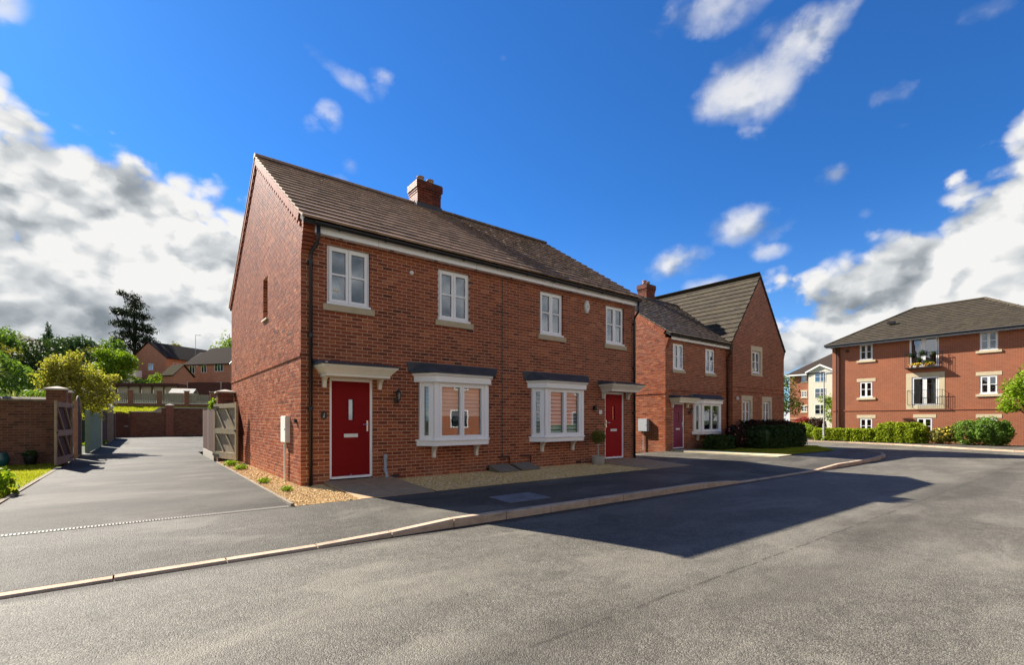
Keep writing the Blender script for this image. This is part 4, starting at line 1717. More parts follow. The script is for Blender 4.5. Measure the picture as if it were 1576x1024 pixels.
# ================================================================== NEIGHBOURS
nb = thing('terraced_house', 'brick house with plum door beyond the passage, sunlit side wall and small porch', 'house', (18.6, 7.2, -.1))
NX0, NX1, NY, ZB = 15.95, 21.31, 2.68, -.10
F2 = Frame((NX0, NY, ZB), (1, 0, 0), (0, -1, 0))
G2 = Frame((NX0, NY, ZB), (0, 1, 0), (-1, 0, 0))
b2 = Brickwork(nb, limit=0)
w2 = [(.58, 1.44), (3.28, 4.14)]
h2 = [(a, b, 3.675, 4.875) for a, b in w2] + [(a - .085, b + .085, 3.525, 3.675) for a, b in w2]
h2 += [(.58, 1.48, 0, 2.175), (2.2, 4.28, .825, 2.175)]
b2.wall(F2, 0, NX1 - NX0, -.15, 5.1, h2)
N_RY, N_RZ = 4.5, 8.40
n_sl = (N_RZ - 5.2) / (N_RY + .28)


def g2clip(v):
    if v < 5.15:
        return (0, 9)
    k = (v - 5.2) / n_sl - .28 + .13
    return (max(0, k), min(9, 9 - k))


b2.wall(G2, 0, 9, -.15, 8.25, [], g2clip, shift=-BP / 2)
b2.finish()
m = MB()
yq = 0.0
while yq < 9:
    m.box(G2, yq, yq + BL, 0, .022, 2.556, 2.619, random.gauss(.5, .2))
    yq += BP
m.build('string_course', 'brick', nb)
m = MB()
xq = 0.0
while xq < NX1 - NX0:
    m.box(F2, xq, min(NX1 - NX0, xq + BL), 0, .014, 2.70, 2.765, random.gauss(.4, .2))
    xq += BP
m.build('string_course', 'brick', nb)
su2 = Vector((0, N_RY + .28, N_RZ - 5.2)).normalized()
sl2 = math.hypot(N_RY + .28, N_RZ - 5.2)
vb = MB()
k = 0
while k * .112 < sl2 - .2:
    sd = .10 + k * .112
    o = Vector((NX0, NY - .28 + su2.y * sd, 5.2 + ZB + su2.z * sd))
    nv = Vector((0, su2.z, -su2.y))
    dv = su2
    for (d0, d1, pr) in ((0.01, .165, .042), (.165, .24, .022)):
        if o.y + nv.y * d1 < NY:
            continue
        p = [o + nv * d0, o + dv * .103 + nv * d0, o + dv * .103 + nv * d1, o + nv * d1]
        vb.hexa([tuple(q) for q in p] + [(q.x - pr, q.y, q.z) for q in p], random.gauss(.62, .18))
    k += 1
vb.build('verge_bricks', 'brick', nb)
kn = MB()
for k in range(6):
    kn.box(F2, .0, .215, 0.001, .022 + .026 * k, 4.60 + k * .075, 4.665 + k * .075, .3 + .4 * random.random())
kn.build('kneeler', 'brick', nb)
m = MB()
for s in (0, 1):
    ya, yb = (NY - .26, NY + N_RY) if s == 0 else (NY + 9.26, NY + N_RY)
    m.hexa([(NX0 - .02, ya, 5.0), (NX1 + 1, ya, 5.0), (NX1 + 1, yb, N_RZ - .20), (NX0 - .02, yb, N_RZ - .20), (NX0 - .02, ya, 5.09), (NX1 + 1, ya, 5.09), (NX1 + 1, yb, N_RZ - .11), (NX0 - .02, yb, N_RZ - .11)])
r2 = m.build('roof', 'felt', nb)
tl = Tiling(r2, 'roof_tile_mossy', 120)
tl.slope((NX0 - .055, NY - .30, 5.085), (1, 0, 0), su2, Vector((0, -su2.z, su2.y)), NX1 - NX0 + 2.6, sl2, rough=1.0, clip=lambda u, s: u < NX1 - NX0 + s * .72)
tl.finish()
m = MB()
m.prism(Frame((NX0 - .06, NY, 0), (0, 1, 0), (1, 0, 0)), [(N_RY + math.cos(a) * .135, N_RZ - .115 + math.sin(a) * .115) for a in [i * math.pi / 8 for i in range(9)]], 0, NX1 - NX0 + 2.5)
m.build('ridge', 'roof_tile_mossy', r2)
chimney(nb, 20.25, 21.05, NY + 4.2, NY + 4.8, 8.28, 9.02, [(20.48, NY + 4.5, .28), (20.8, NY + 4.5, .26)])
eaves(nb, F2, .22, NX1 - NX0 - .02, 5.005)
downpipe(nb, F2, NX1 - NX0 - .10, 5.14, .235, -.02, .02)
for a, b in w2:
    window(nb, F2, a, b, 3.675, 4.875)
door(nb, F2, .58, 1.48, .085, 2.165, 'door_plum', 'right')
canopy(nb, F2, .40, 1.72, 2.165)
bay(nb, F2, 2.17, 4.30, proj=.30)
room(nb, F2, 2.4, 4.1, .4, 2.2, -.14, 2.5, 'interior_dark')
lantern(nb, F2, 1.86, 1.82)
wall_cabinet(nb, G2, .86, 1.36, .86, 1.44, .16, 'cabinet_grey', 0)
MB().box(WORLD, NX0 + .15, NX1, NY + .25, NY + 9, -.2, -.02).build('floor_slab', 'interior_floor', nb)
MB().box(WORLD, NX0 + .1, NX1, NY + 8.9, NY + 9, -.1, 5).build('rear_wall', 'brick_chimney', nb)

# the gable-fronted house beside it
gh = thing('gable_fronted_house', 'tall brick house with steep gable facing the street and pale stone window surrounds', 'house', (24.2, 8, -.1))
GX0, GX1, GY = 21.31, 27.19, 2.41
F3 = Frame((GX0, GY, ZB), (1, 0, 0), (0, -1, 0))
GW = GX1 - GX0
b3 = Brickwork(gh, limit=0)
g_apex, g_eave = 9.15, 5.35


def g3clip(v):
    if v < g_eave:
        return (0, GW)
    k = (v - g_eave) / (g_apex - g_eave) * GW / 2
    return (k, GW - k)


gws = [(2.08, 3.03, 3.90, 5.10), (1.05, 1.91, 1.20, 2.40), (3.33, 4.17, 1.20, 2.40)]
b3.wall(F3, 0, GW, -.15, 9.075, [(a - .16, b + .16, c - .06, e + .26) for a, b, c, e in gws], g3clip)
b3.wall(Frame((GX0, GY, ZB), (0, 1, 0), (-1, 0, 0)), 0, .27, -.15, g_eave, [])
b3.finish()
for z in (2.80, 3.03):
    m = MB()
    xq = 0.0
    while xq < GW:
        m.box(F3, xq, min(GW, xq + BL), 0, .018, z, z + .065, random.gauss(.38, .2))
        xq += BP
    m.build('string_course', 'brick', gh)
for a, b, c, e in gws:
    wn = window(gh, F3, a, b, c, e, sill=None, w=-.09)
    s = MB()
    s.box(F3, a - .16, b + .16, -.12, .012, e, e + .26)
    s.box(F3, b, b + .16, -.12, .012, c - .06, e)
    s.box(F3, a - .16, a, -.12, .012, c - .06, e)
    s.box(F3, a - .16, b + .16, -.12, .03, c - .14, c - .06)
    s.build('stone_surround', 'stone_pale', wn)
g_apex += ZB
g_eave += ZB
m = MB()
mx_ = GX0 + GW / 2
for s, xe in ((0, GX0 - .12), (1, GX1 + .12)):
    ze = g_eave - .10
    m.hexa([(xe, GY - .02, ze), (xe, 13.5, ze), (mx_, 13.5, g_apex - .02), (mx_, GY - .02, g_apex - .02), (xe, GY - .02, ze + .07), (xe, 13.5, ze + .07), (mx_, 13.5, g_apex + .05), (mx_, GY - .02, g_apex + .05)])
r3 = m.build('roof', 'felt', gh)
sv = Vector((mx_ - GX0 + .12, 0, g_apex - g_eave + .10))
s3l = sv.length
sv.normalize()
tl = Tiling(r3, 'roof_tile_grey', 180)
tl.slope((GX0 - .12, 10.8, g_eave - .02), (0, -1, 0), sv, Vector((-sv.z, 0, sv.x)), 10.8 - GY + .05, s3l, tw=.33, gauge=.345, rough=.5)
tl.finish()
m = MB()
sr = Vector((-(mx_ - GX0 + .12), 0, g_apex - g_eave + .10)).normalized()
k = 0
while k * .345 < s3l:
    a = Vector((GX1 + .14, GY - .05, g_eave - .03)) + sr * (k * .345)
    b = a + sr * .40
    nn = Vector((sr.z, 0, -sr.x))
    m.hexa([tuple(a + nn * .03), tuple(a + nn * .03 + Vector((0, 8, 0))), tuple(b + Vector((0, 8, 0))), tuple(b), tuple(a + nn * .055), tuple(a + nn * .055 + Vector((0, 8, 0))), tuple(b + nn * .025 + Vector((0, 8, 0))), tuple(b + nn * .025)], random.random())
    k += 1
m.build('rear_slope', 'roof_tile_grey', r3)
y_ = GY - .05
while y_ < 10.6:
    MB().prism(Frame((mx_, y_, g_apex), (1, 0, 0), (0, 1, 0)), [(math.cos(a) * .14, -.02 + math.sin(a) * .10) for a in [i * math.pi / 6 for i in range(7)]], 0, .445, random.random()).build('ridge_tile', 'roof_tile_grey', r3)
    y_ += .44
ek = MB()
for k in range(5):
    ek.box(F3, GW, GW + .03 * (k + 1), -.22, 0, 4.93 + k * .075, 4.995 + k * .075, .4)
ek.build('kneeler', 'brick', gh)
MB().box(WORLD, GX0 + 1.72, GX0 + 2.04, 4.2, 4.5, 7.05, 7.22).build('roof_vent', 'black_plastic', gh)
m = MB()
m.lathe(F3(.38, .05, 2.42), [(.06, 0), (.07, .10), (.03, .16)], 10)
m.build('wall_light', 'cabinet_white', gh)
mbk = MB()
mbk.box(WORLD, GX0 + .1, GX1, 13.4, 13.5, -.1, 5.2)
mbk.box(WORLD, GX1 - .1, GX1, GY + .11, 13.4, -.1, 5.2)
mbk.box(WORLD, GX0 + .2, GX1 - .2, 2.8, 13.2, 2.6, 2.7)
mbk.build('inner_walls', 'brick_chimney', gh)

# pale paving and lawn before the neighbours
pp = thing('path', None, None, (16.8, .5, -.05))
pp['kind'] = 'structure'
for j in range(8):
    for i in range(2):
        a, ya = 16.2 + i * .575, 2.60 - j * .575
        m = MB()
        dz0 = random.uniform(-.004, .004)
        m.box(WORLD, a, a + .565, ya - .565, ya, -.25, -.052 + dz0, random.random())
        m.build('paving_slab', 'slab_pale', pp)
lw = MB()
lw.face([(17.42, 2.42, -.07), (17.42, -1.66, -.085), (22.6, -1.62, -.105), (24.2, -1.2, -.11), (25.3, .1, -.115), (26.3, 2.4, -.11), (27.6, 9, -.11), (27.2, 9, -.1), (27.2, 2.4, -.08), (21.3, 2.42, -.07)])
lw.build('lawn', 'grass_base', kind='structure')
grass('grass', 'shaded lawn grass in front of the dark hedges by the gable-fronted house', lambda x, y: (y > -1.66) & (y < 2.3) & ((x < 22.6) | (y > -1.62 + .55 * (x - 22.6))), 17.44, 26.0, -1.66, 2.3, 34000, .045, lambda x, y: -.085 - .003 * (x - 17.4), w=.010)
hedge('hedge', 'low dark clipped shrub under the bay window of the house with the plum door', Frame((17.75, 2.05, -.1), (1, 0, 0), (0, -1, 0)), 1.7, .8, .66, 3800, .048, 'leaf_dark', 'dark hedges by the neighbours', .45)
shrub('flowering_shrub', 'dark leggy shrub with a few pink flowers between two clipped hedges', 'shrub', (19.8, 1.6, -.1), [(19.8, 1.55, .45, .6, .48, .52), (20.1, 1.65, .72, .43, .43, .32)], 3400, .048, 'leaf_maroon', extra=('flowers', 'flower_pink', 46, .055))
hedge('hedge', 'long dark clipped hedge below the stone-framed windows of the gable-fronted house', Frame((20.4, 1.6, -.1), (1, -.02, 0), (-.02, -1, 0)), 4.4, 1.35, 1.05, 13000, .058, 'leaf_dark', 'dark hedges by the neighbours', .6)
hedge('hedge', 'low maroon-leaved hedge tight against the wall of the gable-fronted house', Frame((21.5, 2.25, -.1), (1, 0, 0), (0, -1, 0)), 5.2, .6, 1.30, 6500, .054, 'leaf_maroon', 'dark hedges by the neighbours')
hedge('hedge', 'tall dark square-cut hedge at the far end of the gable-fronted house', Frame((25.4, 2.5, -.12), (1, 0, 0), (0, -1, 0)), 1.6, 1.4, 1.18, 6500, .058, 'leaf_dark', 'dark hedges by the neighbours', .4)

# potted standard tree by the second door
pt = thing('potted_tree', 'small ball-headed tree in a pale round pot by the right-hand red door', 'plant', (8.18, -.36, -.015))
MB().lathe((8.18, -.36, -.015), [(.165, 0), (.185, .02), (.19, .23), (.19, .245), (.165, .245), (.16, .20)], 20).build('pot', 'concrete', pt, True)
MB().lathe((8.18, -.36, .19), [(.165, 0), (.1, .012)], 14).build('soil', 'earth', pt)
m = MB()
m.tube([(8.18, -.36, .18), (8.19, -.36, .40), (8.175, -.365, .60), (8.18, -.36, .80)], [.020, .018, .016, .008], 7)
m.build('trunk', 'concrete', pt)
m = MB()
m.box(WORLD, 8.10, 8.26, -.385, -.335, .54, .565)
m.build('stake_tie', 'concrete', pt)
crown(pt, 'crown', [(8.18, -.36, .80, .23, .23, .21)], 2200, .026, 'leaf_olive', .35, .35, .12)

# weeds at the edge of the gravel
for i, (wx, wy, s, lab) in enumerate(((-.45, 5.6, .20, 'tuft of weeds at the foot of the open right-hand gate'), (-.40, 4.3, .17, 'weeds in the gravel midway along the sunlit side wall'), (-.46, 1.0, .13, 'small weed in the gravel below the white meter cabinet'), (-.36, -.45, .11, 'small green weed in the gravel by the near corner of the house'), (-4.15, 21.0, .45, 'green weeds at the foot of the fence far up the driveway'))):
    shrub('weed', lab, 'weed', (wx, wy, 0), [(wx, wy, s * .35, s, s, s * .45)], 260, s * .16, 'leaf_bright', 'weeds beside the driveway', .3)

# ================================================================== LEFT: WALL, GATES, FENCES
gwall = thing('garden_wall', 'tall brick garden wall behind the small lawn left of the driveway', 'wall', (-8, 9.6, 0))
LW = Frame((-14.0, 9.5, 0), (1, 0, 0), (0, -1, 0))
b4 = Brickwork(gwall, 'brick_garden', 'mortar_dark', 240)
b4.wall(LW, 0, 9.35, -.08, 1.84)
b4.finish()
MB().box(LW, 0, 9.35, -.215, -.105, -.1, 1.84).build('wall_core', 'mortar_dark', gwall)
k = 0
while k * .45 < 9.3:
    m = MB()
    m.prism(Frame((-14 + k * .45, 9.5, 0), (0, -1, 0), (1, 0, 0)), [(-.27, 1.84), (.05, 1.84), (.05, 1.90), (-.11, 1.965), (-.27, 1.90)], .003, .447, random.random())
    m.build('coping_stone', 'edging', gwall)
    k += 1


def pier(name, label, x0, x1, y0, y1, h, group):
    t = thing(name, label, 'gate pier', ((x0 + x1) / 2, (y0 + y1) / 2, 0), group)
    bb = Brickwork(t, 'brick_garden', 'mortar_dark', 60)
    bb.wall(Frame((x0, y0, 0), (1, 0, 0), (0, -1, 0)), 0, x1 - x0, -.075, h, [], None, 'pier_face')
    bb.wall(Frame((x1, y0, 0), (0, 1, 0), (1, 0, 0)), 0, y1 - y0, -.075, h, [], None, 'pier_face', .10, -BP / 2)
    bb.wall(Frame((x0, y1, 0), (0, -1, 0), (-1, 0, 0)), 0, y1 - y0, -.075, h, [], None, 'pier_face', .10, -BP / 2)
    bb.finish()
    MB().box(WORLD, x0 + .105, x1 - .105, y0 + .105, y1 - .012, -.1, h).build('pier_core', 'mortar_dark', t)
    c = MB()
    o = .055
    cx, cy = (x0 + x1) / 2, (y0 + y1) / 2
    lo = [(x0 - o, y0 - o), (x1 + o, y0 - o), (x1 + o, y1 + o), (x0 - o, y1 + o)]
    c.loft([[(a, b, h) for a, b in lo], [(a, b, h + .05) for a, b in lo], [(cx + (a - cx) * .1, cy + (b - cy) * .1, h + .12) for a, b in lo]])
    c.build('cap_stone', 'concrete', t)
    return t


pier('gate_pier', 'brick gate pier with stone cap at the end of the left garden wall', -4.66, -4.22, 9.38, 9.82, 2.175, 'brick gate piers')
pier('gate_pier', 'brick pier just behind the open left gate, partly hidden', -4.72, -4.28, 11.3, 11.74, 2.175, 'brick gate piers')
pier('gate_pier', 'brick gate pier with stone cap against the sunlit side wall of the house', -.50, -.052, 8.12, 8.56, 2.175, 'brick gate piers')


def timber_gate(label, a, b, z0, z1, mat, board, flip, facing):
    """framed, ledged and double-braced gate from hinge a to free end b"""
    a, b = Vector((*a, 0)), Vector((*b, 0))
    u = (b - a).normalized()
    L = (b - a).length
    n = Vector((u.y, -u.x, 0)) * facing
    F = Frame(a, u, n)
    t = thing('timber_gate', label, 'gate', tuple((a + b) / 2), 'open timber gates')
    H = z1 - z0
    for (x0, x1, nm) in ((0, .10, 'stile'), (L - .10, L, 'stile')):
        MB().box(F, x0, x1, 0, .05, z0, z1 + (.03 if x0 else .0)).build(nm, mat, t)
    for (v0, v1) in ((z0, z0 + .20), (z0 + H * .45, z0 + H * .45 + .17), (z1 - .14, z1)):
        MB().box(F, .10, L - .10, .004, .048, v0, v1).build('rail', mat, t)
    for (v0, v1) in ((z0 + .20, z0 + H * .45), (z0 + H * .45 + .17, z1 - .14)):
        for (p, q) in ((.14, L * .45), (L * .52, L - .16)):
            e0, e1 = (p, q) if not flip else (q, p)
            MB().prism(F, [(e0 - .05, v0), (e0 + .05, v0), (e1 + .05, v1), (e1 - .05, v1)], .006, .042).build('brace', mat, t)
    nb_ = 11
    wd = (L - .06) / nb_
    for k in range(nb_):
        MB().box(F, .03 + k * wd, .03 + (k + 1) * wd - .006, -.022, .0, z0 + .03, z1 - .02).build('board', board, t)
    for v in (z0 + .1, z1 - .1):
        m = MB()
        m.box(F, -.05, .42, .05, .058, v - .02, v + .02)
        m.tube([F(-.05, .05, v - .05), F(-.05, .05, v + .05)], .014, 6)
        m.build('hinge', 'iron', t)
    MB().box(F, L - .10, L - .02, .05, .075, z0 + H * .5, z0 + H * .5 + .05).build('latch', 'iron', t)
    return t


timber_gate('weathered grey timber gate standing open at the left pier', (-4.16, 9.88), (-4.34, 7.95), .06, 1.80, 'timber_grey', 'timber_dark', False, -1)
timber_gate('weathered timber gate standing open against the side wall of the house', (-.585, 8.02), (-.20, 6.25), .10, 1.80, 'timber_pale', 'timber_grey', True, 1)


def board_fence(name, label, a, b, z0, z1, mat, post_mat, n, cat='fence', posts=2, group=None, thick=.02, scal=0.0, facing=1):
    a, b = Vector((*a, 0)), Vector((*b, 0))
    u = (b - a).normalized()
    L = (b - a).length
    F = Frame(a, u, Vector((u.y, -u.x, 0)) * facing)
    t = thing(name, label, cat, tuple((a + b) / 2 + Vector((0, 0, z0))), group)
    wd = L / n
    for k in range(n):
        MB().box(F, k * wd + .004, (k + 1) * wd - .004, 0, thick + .006 * (k % 2), z0 + .05, z1 + scal * random.uniform(-1, 1), random.random()).build('board', mat, t)
    for v in (z0 + .25, z1 - .2):
        MB().box(F, 0, L, -.05, -.001, v - .04, v + .04).build('rail', mat, t)
    for k in range(posts):
        x_ = k * L / max(1, posts - 1)
        MB().box(F, x_ - .05, x_ + .05, -.11, .03, z0 - .1, z1 + .06).build('post', post_mat, t)
    return t, F


# arched garden gate, pale green fence, far posts along the left of the drive
ag = thing('arched_gate', 'dark narrow garden gate with an arched metal top left of the driveway', 'gate', (-4.2, 12.9, 0))
AF = Frame((-4.22, 12.05, 0), (0, 1, 0), (1, 0, 0))
for k in range(8):
    MB().box(AF, .06 + k * .16, .215 + k * .16, 0, .025, .05, 1.55, random.random()).build('board', 'timber_brown', ag)
for x_ in (0.0, 1.36):
    MB().box(AF, x_ - .05, x_ + .05, -.06, .05, -.05, 1.95).build('post', 'timber_grey', ag)
m = MB()
m.tube([AF(.05 + .63 - math.cos(a) * .63, .0, 1.58 + math.sin(a) * .55) for a in [i * math.pi / 14 for i in range(15)]], .022, 7)
m.build('arch', 'timber_grey', ag)
for k in range(7):
    uu = .13 + k * .185
    hh = 1.58 + .55 * math.sqrt(max(0, 1 - ((uu - .68) / .63) ** 2))
    MB().tube([AF(uu, .0, 1.54), AF(uu, 0, hh)], .009, 5).build('bar', 'iron', ag)
board_fence('garden_fence', 'pale green painted board fence left of the driveway', (-4.05, 14.6), (-3.95, 19.3), .0, 1.62, 'timber_green', 'timber_green', 30, scal=.03)
board_fence('garden_fence', 'dark board fence with pale concrete posts further up the drive on the left', (-3.95, 20.2), (-3.75, 29.6), .05, 1.75, 'timber_dark', 'concrete', 48, posts=4)
for i in range(3):
    pst = thing('fence_post', ['nearest', 'middle', 'farthest'][i] + ' of three tall white-capped posts at the far end of the drive', 'post', (-3.82 + .02 * i, 23.4 + 1.6 * i, .05), 'white-capped posts')
    MB().box(WORLD, -3.87 + .02 * i, -3.76 + .02 * i, 23.35 + 1.6 * i, 23.46 + 1.6 * i, 0, 2.0).build('shaft', 'timber_fence', pst)
    MB().lathe((-3.815 + .02 * i, 23.405 + 1.6 * i, 2.0), [(.08, 0), (.09, .05), (.06, .12), (.02, .15)], 10).build('cap', 'white_upvc', pst)
# short fence on concrete gravel boards right of the drive
t, Fx = board_fence('garden_fence', 'short brown board fence behind the right-hand gate', (-.52, 8.75), (-.50, 12.4), .16, 1.66, 'timber_brown', 'timber_fence', 24, posts=3, facing=-1)
MB().box(Fx, 0, 3.65, -.05, .035, -.1, .185).build('gravel_board', 'concrete', t)
shrub('shrub', 'bright green climber showing over the short brown fence by the house', 'shrub', (-.2, 9.9, 1.3), [(-.25, 9.9, 1.85, .35, .5, .22)], 900, .05, 'leaf_bright')
# pots by the left wall
MB().lathe((-5.52, 9.0, 0), [(.10, 0), (.17, .10), (.19, .24), (.14, .36), (.15, .40), (.12, .40)], 18).build('garden_pot', 'teal_glaze', None, True, 'round teal glazed pot on the lawn by the garden wall', 'pot')
tub = thing('plant_tub', 'dark tub with a small plant at the foot of the left gate pier', 'pot', (-4.95, 9.15, 0))
MB().lathe((-4.95, 9.15, 0), [(.11, 0), (.15, .26), (.15, .28), (.13, .28)], 14).build('tub', 'iron', tub, True)
crown(tub, 'foliage', [(-4.95, 9.15, .33, .16, .16, .12)], 300, .04, 'leaf_dark', .3)
shrub('shrub', 'leafy bright green shrub at the near left edge of the lawn', 'shrub', (-4.78, 2.3, 0), [(-4.62, 2.05, .22, .42, .45, .27), (-5.1, 2.6, .28, .5, .5, .32)], 1700, .055, 'leaf_bright', None, .5)

# far end wall with swept coping
fw = thing('boundary_wall', 'low brick boundary wall with swept coping and pier across the end of the drive', 'wall', (0, 32.2, .15))
FWF = Frame((-3.05, 32.0, .0), (1, -.05, 0), (-.05, -1, 0))
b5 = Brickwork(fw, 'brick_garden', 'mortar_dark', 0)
b5.wall(FWF, 0, 1.75, .075, 1.80)
b5.wall(FWF, 1.75, 8.5, .075, 2.10)
b5.finish()
MB().box(FWF, 0, 8.5, -.215, -.105, 0, 1.8).build('wall_core', 'mortar_dark', fw)
m = MB()
prof = [(-.1, 1.80), (1.15, 1.80), (1.35, 1.86), (1.62, 2.08), (1.75, 2.10), (8.5, 2.10)]
for (p, q) in zip(prof, prof[1:]):
    m.hexa([FWF(p[0], -.25, p[1]), FWF(q[0], -.25, q[1]), FWF(q[0], .04, q[1]), FWF(p[0], .04, p[1]), FWF(p[0], -.25, p[1] + .07), FWF(q[0], -.25, q[1] + .07), FWF(q[0], .04, q[1] + .07), FWF(p[0], .04, p[1] + .07)])
m.prism(FWF, [(1.15, 1.80), (1.75, 1.80), (1.75, 2.10), (1.62, 2.08), (1.35, 1.86)], -.2, -.01)
m.build('coping', 'concrete', fw)
m = MB()
m.box(FWF, 2.0, 2.45, -.25, .10, 0, 2.28, .4)
pp_ = m.build('pier', 'brick_chimney', fw)
m = MB()
m.loft([[FWF(a, b, 2.28) for a, b in ((1.95, -.3), (2.5, -.3), (2.5, .15), (1.95, .15))], [FWF(a, b, 2.34) for a, b in ((1.95, -.3), (2.5, -.3), (2.5, .15), (1.95, .15))], [FWF(a, b, 2.42) for a, b in ((2.2, -.1), (2.25, -.1), (2.25, -.05), (2.2, -.05))]])
m.build('cap_stone', 'concrete', pp_)
fg = thing('garden_gate', 'dark arched garden gate at the far left end of the drive', 'gate', (-3.6, 31.6, .1))
FG = Frame((-4.15, 31.7, .08), (1, .0, 0), (0, -1, 0))
for k in range(9):
    h = 1.62 + .14 * math.sin(math.pi * (k + .5) / 9)
    MB().box(FG, k * .118 + .004, (k + 1) * .118 - .0015, 0, .03 + .006 * (k % 2), .02, h).build('board', 'timber_brown', fg)
MB().box(FG, 0, 1.06, -.06, -.001, .02, 1.60).build('backing_board', 'timber_brown', fg)
for (p_, q_) in ((-.16, -.004), (1.066, 1.16)):
    MB().box(FG, p_, q_, -.10, .03, -.1, 1.78).build('gate_post', 'timber_dark', fg)
for v in (.35, 1.2):
    MB().box(FG, .02, .4, .025, .032, v, v + .03).build('hinge', 'galvanised', fg)
MB().box(FG, .8, 1.02, .025, .05, .75, .79).build('latch', 'galvanised', fg)

# grass bank behind it and terrace fence with brick piers
grass('bank_grass', 'steep strip of sunlit grass bank above the end wall of the drive', lambda x, y: x < 6, -9, 6, 34.0, 44.0, 42000, .12, lambda x, y: np.interp(y, [32.6, 34, 44.3], [-.42, 1.45, 2.5]) - .02, w=.03)
TF = Frame((-7.5, 44.2, 2.42), (1, -.04, 0), (-.04, -1, 0))
tw_ = thing('terrace_wall', 'low terrace wall topped with grey timber panels between brick piers on the grass bank', 'wall', TF(6, 0, 0))
MB().box(TF, 0, 15, -.1, .1, -.4, .34).build('plinth', 'brick_terrace', tw_)
for k in range(8):
    x_ = .25 + k * 2.05
    pr_ = MB().box(TF, x_ - .2, x_ + .2, -.2, .2, -.4, 1.48).build('pier', 'brick_terrace', tw_)
    MB().box(TF, x_ - .25, x_ + .25, -.25, .25, 1.48, 1.55).build('cap_stone', 'concrete', pr_)
    if k < 7:
        for j in range(13):
            a = x_ + .22 + j * .124
            MB().box(TF, a, a + .108, -.02, .015, .37, 1.22 + .02 * (j % 2)).build('board', 'timber_fence', tw_)
        MB().box(TF, x_ + .2, x_ + 1.85, -.05, -.021, 1.0, 1.07).build('rail', 'timber_fence', tw_)

# sheds, carport and panel fence above the terrace
sh = thing('garden_shed', 'small pale garden shed with light roof above the terrace fence', 'shed', (.8, 49, 3.0))
SF = turned((-.15, 48.2, 2.9), -20)
MB().prism(SF, [(0, 0), (1.9, 0), (1.9, 1.05), (0, 1.05)], -1.6, 0).build('walls', 'timber_cream', sh)
m = MB()
m.prism(Frame(SF(-.1, 0, 0), -SF.n, SF.u), [(-.12, .98), (-.12, 1.04), (.8, 1.52), (1.75, 1.04), (1.75, .98), (.8, 1.45)], 0, 2.1)
m.build('roof', 'shed_roof', sh)
cp = thing('carport', 'long low lean-to with dark red fascia and cream panels above the terrace', 'shelter', (-3, 56.5, 3.5))
CF = turned((-6.6, 58.8, 3.4), -33)
MB().box(CF, 0, 8.6, -2.2, .2, 1.55, 1.85).build('roof', 'timber_brown', cp)
for k in range(7):
    MB().box(CF, k * 1.22 + .03, k * 1.22 + 1.18, -.3, -.25, .1, 1.5).build('panel', 'timber_cream', cp)
    MB().box(CF, k * 1.22 - .04, k * 1.22 + .04, -.08, 0, 0, 1.55).build('post', 'timber_brown', cp)
bf = board_fence('garden_fence', 'dark brown panel fence with pale posts below the hillside house with three windows', (1.7, 54.5), (7.6, 49.8), 3.2, 5.45, 'timber_brown', 'concrete', 32, posts=3)

# ================================================================== HILLSIDE HOUSES


def simple_window(parent, F, u0, u1, v0, v1, n=2, w=.03, mat='glass_obscured', bars=False):
    fr = framework(F, u0, u1, v0, v1, -.05, w, .07)
    for k in range(1, n):
        x_ = u0 + (u1 - u0) * k / n
        fr.box(F, x_ - .045, x_ + .045, -.05, w, v0 + .07, v1 - .07)
    if bars:
        zc = (v0 + v1) / 2
        fr.box(F, u0 + .07, u1 - .07, -.04, w - .01, zc - .025, zc + .025)
    wn = fr.build('window', 'white_upvc', parent)
    for k in range(n):
        a = u0 + (u1 - u0) * k / n
        b = u0 + (u1 - u0) * (k + 1) / n
        MB().box(F, a + .06, b - .06, -.03, -.02, v0 + .06, v1 - .06).build('pane', 'glass_upstairs', wn)
    MB().box(F, u0 + .02, u1 - .02, -.5, -.06, v0 + .02, v1 - .02).build('room_lining', 'interior_dark', wn)
    return wn


def holed(mb, F, u0, u1, v0, v1, holes):
    us = sorted({u0, u1, *[h[0] for h in holes], *[h[1] for h in holes]})
    for a, b in zip(us, us[1:]):
        cuts = sorted([(h[2], h[3]) for h in holes if h[0] <= a + 1e-6 and h[1] >= b - 1e-6])
        z = v0
        for (c, e) in cuts + [(v1, v1)]:
            if c > z + 1e-6:
                mb.face([F(a, 0, z), F(b, 0, z), F(b, 0, c), F(a, 0, c)])
            z = max(z, e)
    for (a, b, c, e) in holes:
        mb.face([F(a, 0, c), F(a, -.09, c), F(a, -.09, e), F(a, 0, e)])
        mb.face([F(b, 0, c), F(b, -.09, c), F(b, -.09, e), F(b, 0, e)])
        mb.face([F(a, 0, e), F(b, 0, e), F(b, -.09, e), F(a, -.09, e)])
        mb.face([F(a, 0, c), F(b, 0, c), F(b, -.09, c), F(a, -.09, c)])


